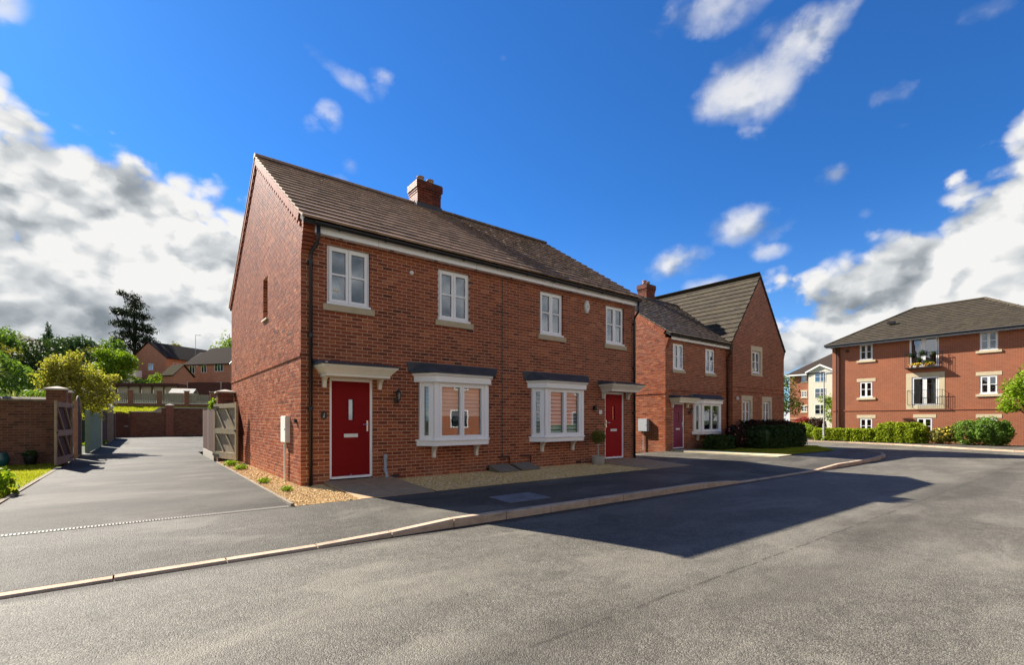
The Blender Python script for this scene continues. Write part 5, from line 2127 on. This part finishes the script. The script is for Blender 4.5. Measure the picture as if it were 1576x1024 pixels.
# house with three windows facing the drive
hb = thing('hillside_house', 'brick house on the hillside with dark roof and three white upstairs windows', 'house', (8, 102, 7))
BF = turned((4.47, 104.4, 6.6), -51)
LB = 10.6
hbw = [(1.1, 2.45, 3.75, 5.30), (3.95, 5.20, 3.85, 5.35), (7.1, 9.1, 4.0, 5.55)]
m = MB()
holed(m, BF, 0, LB, -1, 5.45, hbw)
m.face([BF(LB, 0, -1), BF(LB, -7.5, -1), BF(LB, -7.5, 5.45), BF(LB, -3.75, 9.0), BF(LB, 0, 5.45)])
m.face([BF(0, 0, -1), BF(0, -7.5, -1), BF(0, -7.5, 5.45), BF(0, 0, 5.45)])
m.face([BF(0, -7.5, -1), BF(LB, -7.5, -1), BF(LB, -7.5, 5.45), BF(0, -7.5, 5.45)])
m.build('wall', 'brick_hillside', hb)
m = MB()
a_, b_, c_, e_ = BF(-.4, .4, 5.35), BF(LB + .3, .4, 5.35), BF(LB + .3, -3.75, 9.1), BF(2.6, -3.75, 9.1)
g_, h_ = BF(-.4, -7.9, 5.35), BF(LB + .3, -7.9, 5.35)
up = lambda p: (p[0], p[1], p[2] + .12)
m.loft([[a_, b_, c_, e_], [up(a_), up(b_), up(c_), up(e_)]])
m.loft([[g_, a_, e_], [up(g_), up(a_), up(e_)]])
m.loft([[g_, h_, c_, e_], [up(g_), up(h_), up(c_), up(e_)]])
rb = m.build('roof', 'roof_tile_dark', hb)
m = MB()
m.hexa([BF(LB + .31, .45, 5.2), BF(LB + .36, .45, 5.2), BF(LB + .36, -3.75, 8.95), BF(LB + .31, -3.75, 8.95), BF(LB + .31, .45, 5.42), BF(LB + .36, .45, 5.42), BF(LB + .36, -3.75, 9.17), BF(LB + .31, -3.75, 9.17)])
m.build('bargeboard', 'white_upvc', rb)
for i, (a, b, c, e) in enumerate(hbw):
    simple_window(hb, BF, a, b, c, e, 3 if i == 2 else 2)
MB().box(BF, 2.9, 3.3, 0, .12, 5.05, 5.3).build('vent_box', 'cabinet_white', hb)
MB().box(BF, 7.0, 9.0, 0, .2, 1.6, 1.9).build('garage_lintel', 'white_upvc', hb)

# gabled house with rear wing
ha = thing('hillside_house', 'brick house on the hillside with broad gable, conservatory and tall aerial', 'house', (0, 124, 8))
AFm = turned((-4.06, 126.8, 8.2), -55)
LA = 10.6
m = MB()
hAw = [(5.2, 6.75, 3.9, 5.4)]
holed(m, AFm, 0, LA, -1, 6.6, hAw)
m.face([AFm(0, 0, 6.6), AFm(LA, 0, 6.6), AFm(LA / 2, 0, 10.1)])
m.face([AFm(LA, 0, -1), AFm(LA, -14, -1), AFm(LA, -14, 6.6), AFm(LA, 0, 6.6)])
m.face([AFm(0, 0, -1), AFm(0, -14, -1), AFm(0, -14, 6.6), AFm(0, 0, 6.6)])
m.build('wall', 'brick_hillside', ha)
m = MB()
for s in (0, 1):
    e0 = -.4 if s == 0 else LA + .4
    p = [AFm(e0, .3, 6.35), AFm(LA / 2, .3, 10.2), AFm(LA / 2, -14.2, 10.2), AFm(e0, -14.2, 6.35)]
    m.loft([p, [up(q) for q in p]])
ra = m.build('roof', 'roof_tile_dark', ha)
simple_window(ha, AFm, *hAw[0], 2, bars=True)
AW = Frame(AFm(LA, 0, 0), -AFm.n, AFm.u)
simple_window(ha, AW, 1.5, 3.4, 4.3, 5.6, 2)
m = MB()
w0 = [AW(5, 0, -1), AW(11, 0, -1), AW(11, 5, -1), AW(5, 5, -1)]
m.loft([w0, [(p[0], p[1], 8.2 + 6.0) for p in w0]])
m.build('wing_wall', 'brick_hillside', ha)
m = MB()
p = [AW(4.6, 0, 6.0), AW(4.6, 5.6, 6.0), AW(8, 5.6, 8.6), AW(8, 0, 8.6)]
m.loft([p, [up(q) for q in p]])
p = [AW(11.4, 0, 6.0), AW(11.4, 5.6, 6.0), AW(8, 5.6, 8.6), AW(8, 0, 8.6)]
m.loft([p, [up(q) for q in p]])
m.build('wing_roof', 'roof_tile_dark', ha)
m = MB()
m.tube([AW(6, 1.0, 7.5), AW(6, 1.0, 12.4)], .05, 6)
m.tube([AW(6, 1.0, 12.3), AW(6, 2.6, 12.2)], .035, 6)
for k in range(6):
    m.tube([AW(5.7, 1.2 + k * .25, 12.3), AW(6.3, 1.2 + k * .25, 12.3)], .015, 5)
m.build('aerial', 'galvanised', ha)
CFm = turned(AFm(-1.2, 5.2, 0), -55)
m = MB()
m.box(CFm, 0, 5.8, -4, 0, .6, 2.3)
cs = m.build('conservatory', 'white_upvc', ha)
for k in range(7):
    MB().box(CFm, .15 + k * .8, .80 + k * .8, -.02, .03, 1.3, 2.15).build('pane', 'glass_obscured', cs)
m = MB()
m.loft([[CFm(-.2, .2, 2.3), CFm(3.4, .2, 2.3), CFm(3.4, -4, 2.3), CFm(-.2, -4, 2.3)], [CFm(1.2, -1.4, 3.6), CFm(3.4, -1.4, 3.6), CFm(3.4, -2.4, 3.6), CFm(1.2, -2.4, 3.6)]])
m.build('conservatory_roof', 'timber_fence', cs)
m = MB()
m.prism(CFm, [(3.4, 2.3), (6.2, 2.3), (6.2, 3.7)], -4, 0)
m.build('gable_panel', 'white_upvc', cs)

gg = thing('garage', 'small brick outbuilding with mossy roof between the two hillside houses', 'garage', (2, 97, 6))
GGF = turned((.75, 98.3, 6.2), -58)
m = MB()
m.box(GGF, 0, 2.9, -3.6, 0, -1, 3.1)
m.prism(Frame(GGF(2.9, 0, 0), -GGF.n, GGF.u), [(0, 3.1), (3.6, 3.1), (1.8, 5.0)], -.2, 0.0)
m.build('wall', 'brick_hillside', gg)
m = MB()
for s in (0, 1):
    e0 = .3 if s == 0 else -3.9
    p = [GGF(-.3, e0, 3.0), GGF(3.15, e0, 3.0), GGF(3.15, -1.8, 5.15), GGF(-.3, -1.8, 5.15)]
    m.loft([p, [up(q) for q in p]])
m.build('roof', 'roof_mossgreen', gg)
for i, (hx, hy, hz, r1, r2_, lab) in enumerate(((-4.6, 104, 6.8, 3.0, 1.7, 'large rounded clipped bush on the slope below the conservatory'), (-1.6, 100.5, 6.4, 2.2, 1.3, 'low rounded clipped bush on the slope in front of the larger one'), (.4, 104, 7.4, 1.9, 1.7, 'rounded bush on the slope below the white gable window'))):
    shrub('clipped_bush', lab, 'bush', (hx, hy, hz - .5), [(hx, hy, hz + .9, r1, 1.6, r2_)], 2600, .15, 'leaf_bright' if i != 1 else 'leaf_mid', 'bushes on the slope', .85)

# ================================================================== TREES ON THE LEFT
PINE = [(3.0, 30.0, 1.7, 1.3), (.9, 28.6, 2.2, 1.2), (-1.5, 27.0, 2.6, 1.2), (1.7, 26.0, 2.6, 1.1), (-4.0, 27.4, 1.5, .8), (-2.6, 24.4, 2.4, 1.1), (.9, 23.8, 3.2, 1.2), (3.6, 22.6, 2.0, 1.0),
        (-1.4, 21.9, 2.6, 1.0), (-3.6, 20.6, 1.5, .8), (1.4, 20.8, 3.2, 1.1), (3.9, 19.6, 2.1, 1.0), (-.2, 18.9, 2.6, 1.0), (2.6, 17.8, 2.6, .9), (.4, 31.3, 1.1, .8)]
tree('pine_tree', 'tall dark pine with ragged tiered crown rising above the hillside houses', (-3.55, 136.4, 13.0), 18.6,
     [(-3.9 + .79 * k - (.9 if i in (0, 14) else 0) * 2.6, 136.7 - .61 * k, z, rw, rw, rz) for i, (k, z, rw, rz) in enumerate(PINE)],
     9000, .28, 'needle', .36, None, .3, 15, .4, .0, .35)


def broadleaf(label, x, y, zb, h, w, n, size, mat, name='tree', group='trees on the hillside', seed=0):
    rr = random.Random(seed)
    bl = []
    for k in range(9):
        a = rr.uniform(0, 6.28)
        q = rr.uniform(.15, .62) * w
        z = zb + h * rr.uniform(.42, .86)
        s = w * rr.uniform(.30, .48) * (1.15 - .5 * (z - zb) / h)
        bl.append((x + math.cos(a) * q, y + math.sin(a) * q, z, s, s, s * .8))
    bl.append((x, y, zb + h * .62, w * .55, w * .55, h * .30))
    return tree(name, label, (x, y, zb), h, bl, n, size, mat, max(.12, h * .018), group, .55, 7)


broadleaf('olive green broad tree at the far left of the hillside', -17.5, 82, 3.0, 9.0, 5.2, 9500, .20, 'leaf_olive', seed=2)
broadleaf('mid green broad tree left of the dark conifer on the hillside', -20.5, 104, 5.0, 12.0, 6.5, 9500, .24, 'leaf_mid', seed=3)
tree('conifer_tree', 'dark pointed conifer standing tallest in the belt of trees on the left', (-16.8, 121, 6.5), 14.0,
     [(-16.8, 121, 8.5 + k * 1.75, 4.2 - k * .62, 4.2 - k * .62, 1.5) for k in range(7)], 10500, .24, 'leaf_conifer', .3, 'trees on the hillside', .4, 8, .4)
broadleaf('rounded dark green tree just right of the pointed conifer', -12.6, 118, 6.5, 11.8, 5.4, 9500, .24, 'leaf_conifer', seed=5)
broadleaf('low olive tree in the middle of the hillside belt', -9.4, 112, 6.5, 9.3, 4.6, 9500, .22, 'leaf_olive', seed=6)
broadleaf('light green leafy tree left of the brick gable on the hillside', -5.6, 104, 6.0, 8.6, 4.6, 9500, .20, 'leaf_bright', seed=17)
broadleaf('light green tree at the foot of the tall pine', -7.6, 128, 9.5, 10.2, 5.0, 9500, .24, 'leaf_mid', seed=8)
broadleaf('bright green tree peeping out beside the edge of the brick gable wall', 13.6, 116, 7.5, 14.5, 5.2, 3600, .24, 'leaf_bright', seed=9)
broadleaf('round tree top showing over the roof of the gabled hillside house', 4.5, 150, 11.0, 12.0, 4.6, 2600, .28, 'leaf_olive', seed=10)
broadleaf('dark tree low behind the yellow-leaved tree', -10.8, 70, 3.0, 8.4, 4.4, 4200, .18, 'leaf_dark', seed=11)
shrub('bush', 'big rounded dark green bush behind the garden wall on the left', 'bush', (-7.4, 24.0, 0), [(-7.3, 24, 2.0, 1.5, 1.5, 1.7), (-8.6, 24.4, 2.6, 1.6, 1.5, 2.2), (-6.6, 23.8, 1.6, 1.2, 1.2, 1.2), (-7.8, 24.2, 3.0, 1.3, 1.2, 1.3)], 12000, .085, 'leaf_mid', None, .8, .6, .12)
tree('yellow_tree', 'yellow-green feathery tree behind the left gate pier', (-5.0, 15.6, 0), 3.3,
     [(-4.7, 15.5, 2.5, .85, .85, .70), (-5.0, 15.6, 3.0, .6, .6, .60), (-4.35, 15.6, 3.05, .7, .7, .55), (-4.75, 15.5, 3.35, .5, .5, .45), (-5.15, 15.7, 3.45, .34, .4, .40), (-3.85, 15.4, 2.75, .5, .5, .35), (-3.6, 15.3, 2.2, .42, .45, .40),
      (-4.5, 15.5, 3.75, .28, .3, .25), (-5.25, 15.5, 2.5, .45, .5, .55), (-4.1, 15.4, 1.9, .65, .65, .5), (-3.35, 15.3, 3.0, .25, .3, .16)],
     10500, .056, 'leaf_yellow', .07, None, .35, 11, .55, .0, .35)
shrub('shrub', 'low leafy shrub showing over the coping of the left garden wall', 'shrub', (-5.6, 11.0, 0), [(-5.0, 10.9, 1.95, .5, .4, .32), (-6.2, 11.2, 1.85, .7, .5, .35)], 1500, .05, 'leaf_mid', None, .5)
# cordyline at the left edge: strap leaves
co_ = thing('spiky_plant', 'pale spiky strap-leaved plant at the far left above the garden wall', 'plant', (-6.05, 11.2, 0))
MB().tube([(-6.05, 11.2, 0), (-6.05, 11.2, 2.7)], [.07, .06], 8).build('trunk', 'bark', co_)
lv = MB()
for (cz, nL, ll) in ((2.75, 70, .62), (1.75, 50, .6)):
    for k in range(nL):
        a = random.uniform(0, 6.283)
        el = random.uniform(-.35, 1.3)
        dv = Vector((math.cos(a) * math.cos(el), math.sin(a) * math.cos(el), math.sin(el)))
        sd = Vector((-math.sin(a), math.cos(a), 0)) * .016
        o = Vector((-6.05 + (.5 if cz < 2 else 0), 11.0, cz))
        p1, p2 = o + dv * ll * .6, o + dv * ll + Vector((0, 0, -.14 * ll))
        tn_ = random.random()
        lv.face([tuple(o - sd), tuple(o + sd), tuple(p1 + sd), tuple(p1 - sd)], tn_)
        lv.face([tuple(p1 - sd), tuple(p1 + sd), tuple(p2)], tn_)
lv.build('strap_leaves', 'spiky_leaf', co_)

# ================================================================== HILLS
hl = MB()
hx = [(-300, 40), (-120, 46), (-75, 43.5), (-58, 43.0), (-46, 41.5), (-38, 38.5), (-28, 37), (-16, 35.5), (0, 33), (40, 29), (120, 20), (260, 6)]
for (p, q) in zip(hx, hx[1:]):
    hl.face([(p[0] * .8, 190, 6), (q[0] * .8, 190, 6), (q[0], 300 - q[0] * .3, q[1]), (p[0], 300 - p[0] * .3, p[1])])
    hl.face([(p[0], 300 - p[0] * .3, p[1]), (q[0], 300 - q[0] * .3, q[1]), (q[0], 420, q[1] * .6), (p[0], 420, p[1] * .6)])
hl.build('hill', 'hill_heath', kind='structure')

# ================================================================== RIGHT: APARTMENTS
AX = 39.1
ap = thing('apartment_block', 'three-storey brick apartment block with hipped roof and two balconies across the junction', 'building', (44, -1.5, -.3))
AFR = Frame((AX, 3.91, -.3), (0, -1, 0), (-1, 0, 0))    # u runs towards the viewer's right
APL = 11.6
SH = [(1.75, 2.55, 'w'), (3.3, 0, ''), (8.10, 8.92, 'w')]
aw = []
for zf in (.55, 3.20, 5.92):
    aw += [(1.75, 2.55, zf, zf + 1.15), (8.10, 8.92, zf, zf + 1.15)]
aw2 = [(5.0, 5.85, .55, 1.72), (4.75, 6.15, 2.55, 4.48), (4.62, 6.16, 5.15, 7.12)]
m = MB()
holed(m, AFR, 0, APL, -.2, 7.12, aw + aw2)
m.face([AFR(0, 0, -.2), AFR(0, -10, -.2), AFR(0, -10, 7.12), AFR(0, 0, 7.12)])
m.face([AFR(APL, 0, -.2), AFR(APL, -10, -.2), AFR(APL, -10, 7.12), AFR(APL, 0, 7.12)])
m.build('wall', 'brick_apartment', ap)
MB().box(AFR, 0, APL, .001, .03, 2.24, 2.30).build('string_course', 'brick_apartment', ap)
for (a, b, c, e) in aw + aw2[:1]:
    wn = window(ap, AFR, a, b, c, e, sill=None, w=-.03, deep=True)
    ov = .17
    if c < 5:
        MB().box(AFR, a - ov, b + ov, -.05, .012, e + .003, e + .235).build('lintel', 'stone_pale', wn)
    MB().box(AFR, a - ov, b + ov, -.05, .05, c - .16, c - .012).build('sill', 'stone_pale', wn)


def balcony(a, b, v0, v1, rail0, rail1, surround):
    fr = framework(AFR, a + .005, b - .005, v0 + .005, v1 - .005, -.08, -.02, .06)
    fr.box(AFR, (a + b) / 2 - .07, (a + b) / 2 + .07, -.08, -.015, v0 + .06, v1 - .06)
    d_ = fr.build('french_window', 'white_upvc', ap)
    for (p, q) in ((a + .10, (a + b) / 2 - .08), ((a + b) / 2 + .08, b - .10)):
        framework(AFR, p - .035, q + .012, v0 + .06, v1 - .06, -.07, -.01, .05).build('casement', 'white_upvc', d_)
        MB().box(AFR, p, q, -.05, -.04, v0 + .10, v1 - .10).build('pane', 'glass_upstairs' if surround is None else 'glass', d_)
    if surround:
        s = MB()
        s.box(AFR, a - .30, a, -.05, .012, v0 - .24, v1 + .28)
        s.box(AFR, b, b + .30, -.05, .012, v0 - .24, v1 + .28)
        s.box(AFR, a, b, -.05, .012, v1, v1 + .28)
        s.box(AFR, a, b, -.05, .012, v0 - .24, v0)
        s.build('stone_surround', surround, d_)
        for (p, q) in ((a + .10, a + .42), (b - .40, b - .12)):
            MB().box(AFR, p, q, -.16, -.12, v0 + .08, v1 - .08).build('curtain', 'curtain', d_)
    room(d_, AFR, a, b, v0, v1, -.2, 1.5, 'interior_dark', .1)
    bl = MB()
    for v in (rail0, rail1):
        bl.tube([AFR(a - .20, .0, v), AFR(a - .20, .20, v), AFR(b + .20, .20, v), AFR(b + .20, .0, v)], .013, 6)
    ba = bl.build('balcony', 'iron', ap)
    n = 18
    for k in range(n + 1):
        u_ = a - .20 + (b - a + .40) * k / n
        MB().tube([AFR(u_, .20, rail0), AFR(u_, .20, rail1)], .006, 5).build('baluster', 'iron', ba)
    for u_ in (a - .20, b + .20):
        MB().tube([AFR(u_, .10, rail0), AFR(u_, .10, rail1)], .010, 5).build('baluster', 'iron', ba)
    return ba


balcony(4.75, 6.15, 2.55, 4.48, 2.62, 3.58, 'stone_pale')
b_top = balcony(4.62, 6.16, 5.15, 7.12, 5.12, 6.10, None)
MB().box(AFR, 4.45, 6.33, .02, .30, 5.06, 5.115).build('deck', 'iron', b_top)
fl = thing('balcony_plants', 'pots of dark and yellow flowering plants on the top-floor balcony', 'plants', AFR(5.4, .2, 5.12))
m = MB()
for u_ in (4.75, 5.1, 5.5, 5.9):
    m.lathe(AFR(u_, .17, 5.115), [(.07, 0), (.09, .16), (.08, .16)], 8)
m.build('pots', 'clay_pot', fl)
crown(fl, 'foliage', [(*AFR(4.75, .2, 5.95), .13, .16, .16), (*AFR(5.35, .2, 6.05), .13, .2, .2), (*AFR(5.9, .2, 5.98), .12, .14, .15), (*AFR(5.2, .2, 5.65), .1, .18, .15), (*AFR(5.6, .2, 5.45), .1, .3, .15)], 700, .05, 'leaf_dark', .3)
P_, N_ = blob_points([(*AFR(5.0, .24, 5.33), .1, .32, .10), (*AFR(5.7, .24, 5.33), .1, .28, .10)], 260, .5)
bigmesh('blossom', leaf_quads(P_, .045, None, .8), 4, RNG.uniform(0, 1, len(P_)), 'flower_yellow', fl)
# roof
o = .38
zE = 7.10
apl = -.3
rp = [AFR(-o, o, zE), AFR(APL + o, o, zE), AFR(APL + o, -10.4, zE), AFR(-o, -10.4, zE)]
rh = 2.86
ri0, ri1 = AFR(3.9, -4.9, zE + rh), AFR(APL - 3.9, -4.9, zE + rh)
m = MB()
for q in ([rp[0], rp[1], ri1, ri0], [rp[1], rp[2], ri1], [rp[2], rp[3], ri0, ri1], [rp[3], rp[0], ri0]):
    m.loft([q, [(p[0], p[1], p[2] + .07) for p in q]])
ra_ = m.build('roof', 'roof_tile_grey', ap)
se = (Vector(ri0) - Vector(AFR(3.9, o, zE)))
sl_ = se.length
se.normalize()
tl = Tiling(ra_, 'roof_tile_grey', 60)
nrm = Vector((-se.z, 0, se.x))
hipr = (3.9 + o) / sl_
tl.slope(Vector(AFR(-o, o, zE)) + nrm * .07, (0, -1, 0), se, nrm, APL + 2 * o, sl_, tw=.33, gauge=.345, rough=.7, clip=lambda u, s: u > s * hipr and u < APL + 2 * o - s * hipr)
tl.finish()
for (p, q) in ((rp[0], ri0), (ri0, ri1), (rp[1], ri1)):
    MB().tube([Vector(p) + Vector((0, 0, .08)), Vector(q) + Vector((0, 0, .10))], .10, 8).build('ridge', 'roof_tile_grey', ra_)
MB().box(AFR, 2.9, 3.35, -2.2, -1.95, zE + 1.55, zE + 1.72).build('roof_vent', 'black_plastic', ra_)
m = MB()
m.box(AFR, -o, APL + o, o, o + .03, zE - .10, zE + .09)
m.box(AFR, -o, APL + o, 0, o, zE - .06, zE - .04)
m.build('fascia', 'grey_pvc', ap)
m = MB()
m.tube([AFR(-o, o + .08, zE + .06), AFR(APL + o, o + .08, zE + .06)], .06, 8)
m.build('gutter', 'black_plastic', ap)
for u_ in (.30, .48):
    MB().tube([AFR(u_, .07, 7.0), AFR(u_, .07, -.1)], .05, 8).build('downpipe', 'timber_brown', ap)
MB().box(AFR, .9, 1.08, .0, .14, 6.62, 6.76).build('bracket_light', 'iron', ap)

# far apartment block with cream stair bay
fa = thing('apartment_block', 'far brick apartment block with cream gabled stair bay seen between the houses', 'building', (92, 20, 0))
FAF = Frame((90.5, 27.8, 0), (0, -1, 0), (-1, 0, 0))
FL = 22
fw_ = []
for z in (2.7, 5.3, 8.05):
    fw_.append((1.95, 2.75, z, z + 1.0))
m = MB()
holed(m, FAF, 0, 3.2, -.3, 9.3, fw_)
holed(m, FAF, 6.9, FL, -.3, 9.3, [])
m.face([FAF(0, 0, -.3), FAF(0, -11, -.3), FAF(0, -11, 9.3), FAF(0, 0, 9.3)])
m.build('wall', 'brick_apartment', fa)
for q in fw_:
    wn = simple_window(fa, FAF, *q, 2, bars=True)
    MB().box(FAF, q[0] - .15, q[1] + .15, 0, .06, q[2] - .22, q[2]).build('sill', 'stone_pale', wn)
    MB().box(FAF, q[0] - .15, q[1] + .15, 0, .04, q[3], q[3] + .22).build('lintel', 'stone_pale', wn)
MB().box(FAF, 0, 3.2, 0, .05, 1.35, 1.6).build('plinth_band', 'terracotta_band', fa)
BY = Frame(FAF(3.2, .4, 0), FAF.u, FAF.n)
bw_ = [(1.0, 2.7, 7.8, 9.6), (1.0, 2.7, 5.0, 6.7), (1.0, 2.7, 2.2, 3.9)]
m = MB()
holed(m, BY, 0, 3.7, -.3, 9.6, bw_)
m.face([BY(0, 0, 9.6), BY(3.7, 0, 9.6), BY(1.85, 0, 10.55)])
m.face([BY(0, 0, -.3), BY(0, -.5, -.3), BY(0, -.5, 9.6), BY(0, 0, 9.6)])
m.build('stair_bay', 'white_render', fa)
for q in bw_:
    simple_window(fa, BY, *q, 2, bars=True)
for s in (0, 1):
    m = MB()
    p = [(-.45, 9.35), (1.85, 10.55), (1.85, 10.85), (-.45, 9.65)] if s == 0 else [(4.15, 9.35), (1.85, 10.55), (1.85, 10.85), (4.15, 9.65)]
    m.prism(BY, p, -.1, .25)
    m.build('bargeboard', 'white_upvc', fa)
m = MB()
p = [FAF(-.5, .5, 9.25), FAF(FL, .5, 9.25), FAF(FL, -5.5, 13.4), FAF(5.6, -5.5, 13.4)]
m.loft([p, [up(q) for q in p]])
p = [FAF(-.5, .5, 9.25), FAF(5.6, -5.5, 13.4), FAF(-.5, -11.5, 9.25)]
m.loft([p, [up(q) for q in p]])
m.build('roof', 'roof_tile_dark', fa)
MB().box(FAF, -.5, 3.0, .5, .55, 9.08, 9.32).build('fascia', 'white_upvc', fa)

# planting along the far pavement
hedge('hedge', 'low clipped green hedge at the left foot of the apartment block', Frame((38.6, 4.6, -.24), (-.05, -1, 0), (-1, .05, 0)), 3.9, 1.0, .85, 8000, .07, 'leaf_hedge', 'hedges along the apartment block', .2)
hedge('hedge', 'rounded bright yellow-green hedge below the middle windows of the apartment block', Frame((38.6, .75, -.24), (-.1, -1, 0), (-1, .1, 0)), 2.7, 1.25, 1.28, 10000, .07, 'leaf_hedge', 'hedges along the apartment block', .5)
shrub('yellow_shrub', 'straggly yellow-flowered shrub between the bright hedge and the dark bush', 'shrub', (37.7, -2.7, -.24), [(37.7, -2.5, .25, .5, .5, .5), (37.7, -3.0, .35, .5, .5, .5)], 2200, .07, 'leaf_olive', extra=('flowers', 'flower_yellow', 160, .07))
shrub('bush', 'large dark green bush at the right foot of the apartment block', 'bush', (37.6, -4.4, -.25), [(37.5, -3.9, .5, .7, .75, .75), (37.4, -4.8, .55, .8, .85, .82), (37.4, -5.3, .5, .65, .6, .72)], 8000, .07, 'leaf_mid', None, .7)
shrub('shrub', 'pale green shrub beside the street lamp', 'shrub', (40.5, 6.5, -.24), [(40.3, 6.2, .35, .8, .8, .6), (42.0, 7.2, .4, 1.0, .9, .65), (44, 8.6, .4, 1.2, 1.0, .6)], 4200, .085, 'leaf_bright')
shrub('red_shrub', 'red-leaved shrub behind the street lamp near the apartment block', 'shrub', (42.4, 7.0, -.24), [(42.6, 7.2, .95, .75, .75, .55), (43.4, 7.9, .75, .6, .6, .5)], 2600, .085, 'leaf_red')
shrub('shrub', 'dark maroon shrub beside the red-leaved one', 'shrub', (42.0, 6.0, -.24), [(42.2, 6.1, .8, .8, .7, .6)], 2000, .085, 'leaf_maroon')
broadleaf('light green tree showing past the edge of the gable-fronted house', 46.2, 10.8, -.3, 6.6, 2.9, 5200, .11, 'leaf_mid', 'tree', 'street trees on the right', 21)
broadleaf('small fresh green tree just behind the street lamp', 46.0, 6.1, -.3, 4.1, 1.5, 2400, .09, 'leaf_bright', 'tree', 'street trees on the right', 22)
tree('tree', 'light green tree leaning in at the right edge before the apartment block', (35.6, -6.9, -.25), 4.6,
     [(35.6, -6.6, 3.1, 1.0, 1.0, .8), (35.6, -6.1, 2.35, .85, .75, .6), (35.6, -7.1, 3.6, 1.0, 1.0, .8), (35.5, -7.3, 2.6, 1.0, 1.0, .7), (35.5, -5.75, 1.95, .5, .45, .3), (35.6, -6.2, 2.95, .6, .5, .45)], 4600, .085, 'leaf_bright', .09, 'street trees on the right', .35, 8)
lp = thing('street_lamp', 'slim grey street lamp on the far pavement left of the apartment block', 'street lamp', (37.6, 3.95, -.25))
m = MB()
m.tube([(37.6, 3.95, -.3), (37.6, 3.95, 1.0)], .085, 10)
m.tube([(37.6, 3.95, 1.0), (37.6, 3.95, 4.75)], [.05, .04], 8)
m.build('column', 'galvanised', lp)
MB().hexa([(37.5, 3.85, 4.72), (37.7, 3.85, 4.72), (37.7, 3.35, 4.76), (37.5, 3.35, 4.76), (37.52, 3.88, 4.84), (37.68, 3.88, 4.84), (37.68, 3.38, 4.84), (37.52, 3.38, 4.84)]).build('lamp_head', 'galvanised', lp)

# ================================================================== the house over the road, seen in the window glass
op = thing('house_across_road', 'sunlit brick house over the road seen only as a reflection in the windows', 'house', (24, -26, -.2))
OF = Frame((36, -21.5, -.2), (-1, 0, 0), (0, 1, 0))
OL = 24
ow = []
for k in range(5):
    ow += [(2.0 + k * 4.2, 3.2 + k * 4.2, 3.7, 4.9), (2.0 + k * 4.2, 3.5 + k * 4.2, .9, 2.2)]
m = MB()
holed(m, OF, 0, OL, 0, 5.2, ow)
m.face([OF(0, 0, 0), OF(0, -8, 0), OF(0, -8, 5.2), OF(0, 0, 5.2)])
m.face([OF(OL, 0, 0), OF(OL, -8, 0), OF(OL, -8, 5.2), OF(OL, 0, 5.2)])
m.build('wall', 'brick_apartment', op)
for q in ow:
    simple_window(op, OF, *q, 2)
m = MB()
p = [OF(-.3, .35, 5.1), OF(OL + .3, .35, 5.1), OF(OL + .3, -4, 8.2), OF(-.3, -4, 8.2)]
m.loft([p, [up(q) for q in p]])
p = [OF(-.3, -8.35, 5.1), OF(OL + .3, -8.35, 5.1), OF(OL + .3, -4, 8.2), OF(-.3, -4, 8.2)]
m.loft([p, [up(q) for q in p]])
m.build('roof', 'roof_tile_dark', op)
hedge('hedge', 'clipped hedge over the road seen only as a reflection in the windows', Frame((34, -19.4, -.2), (-1, 0, 0), (0, 1, 0)), 14, .8, 1.0, 5000, .09, 'leaf_mid')
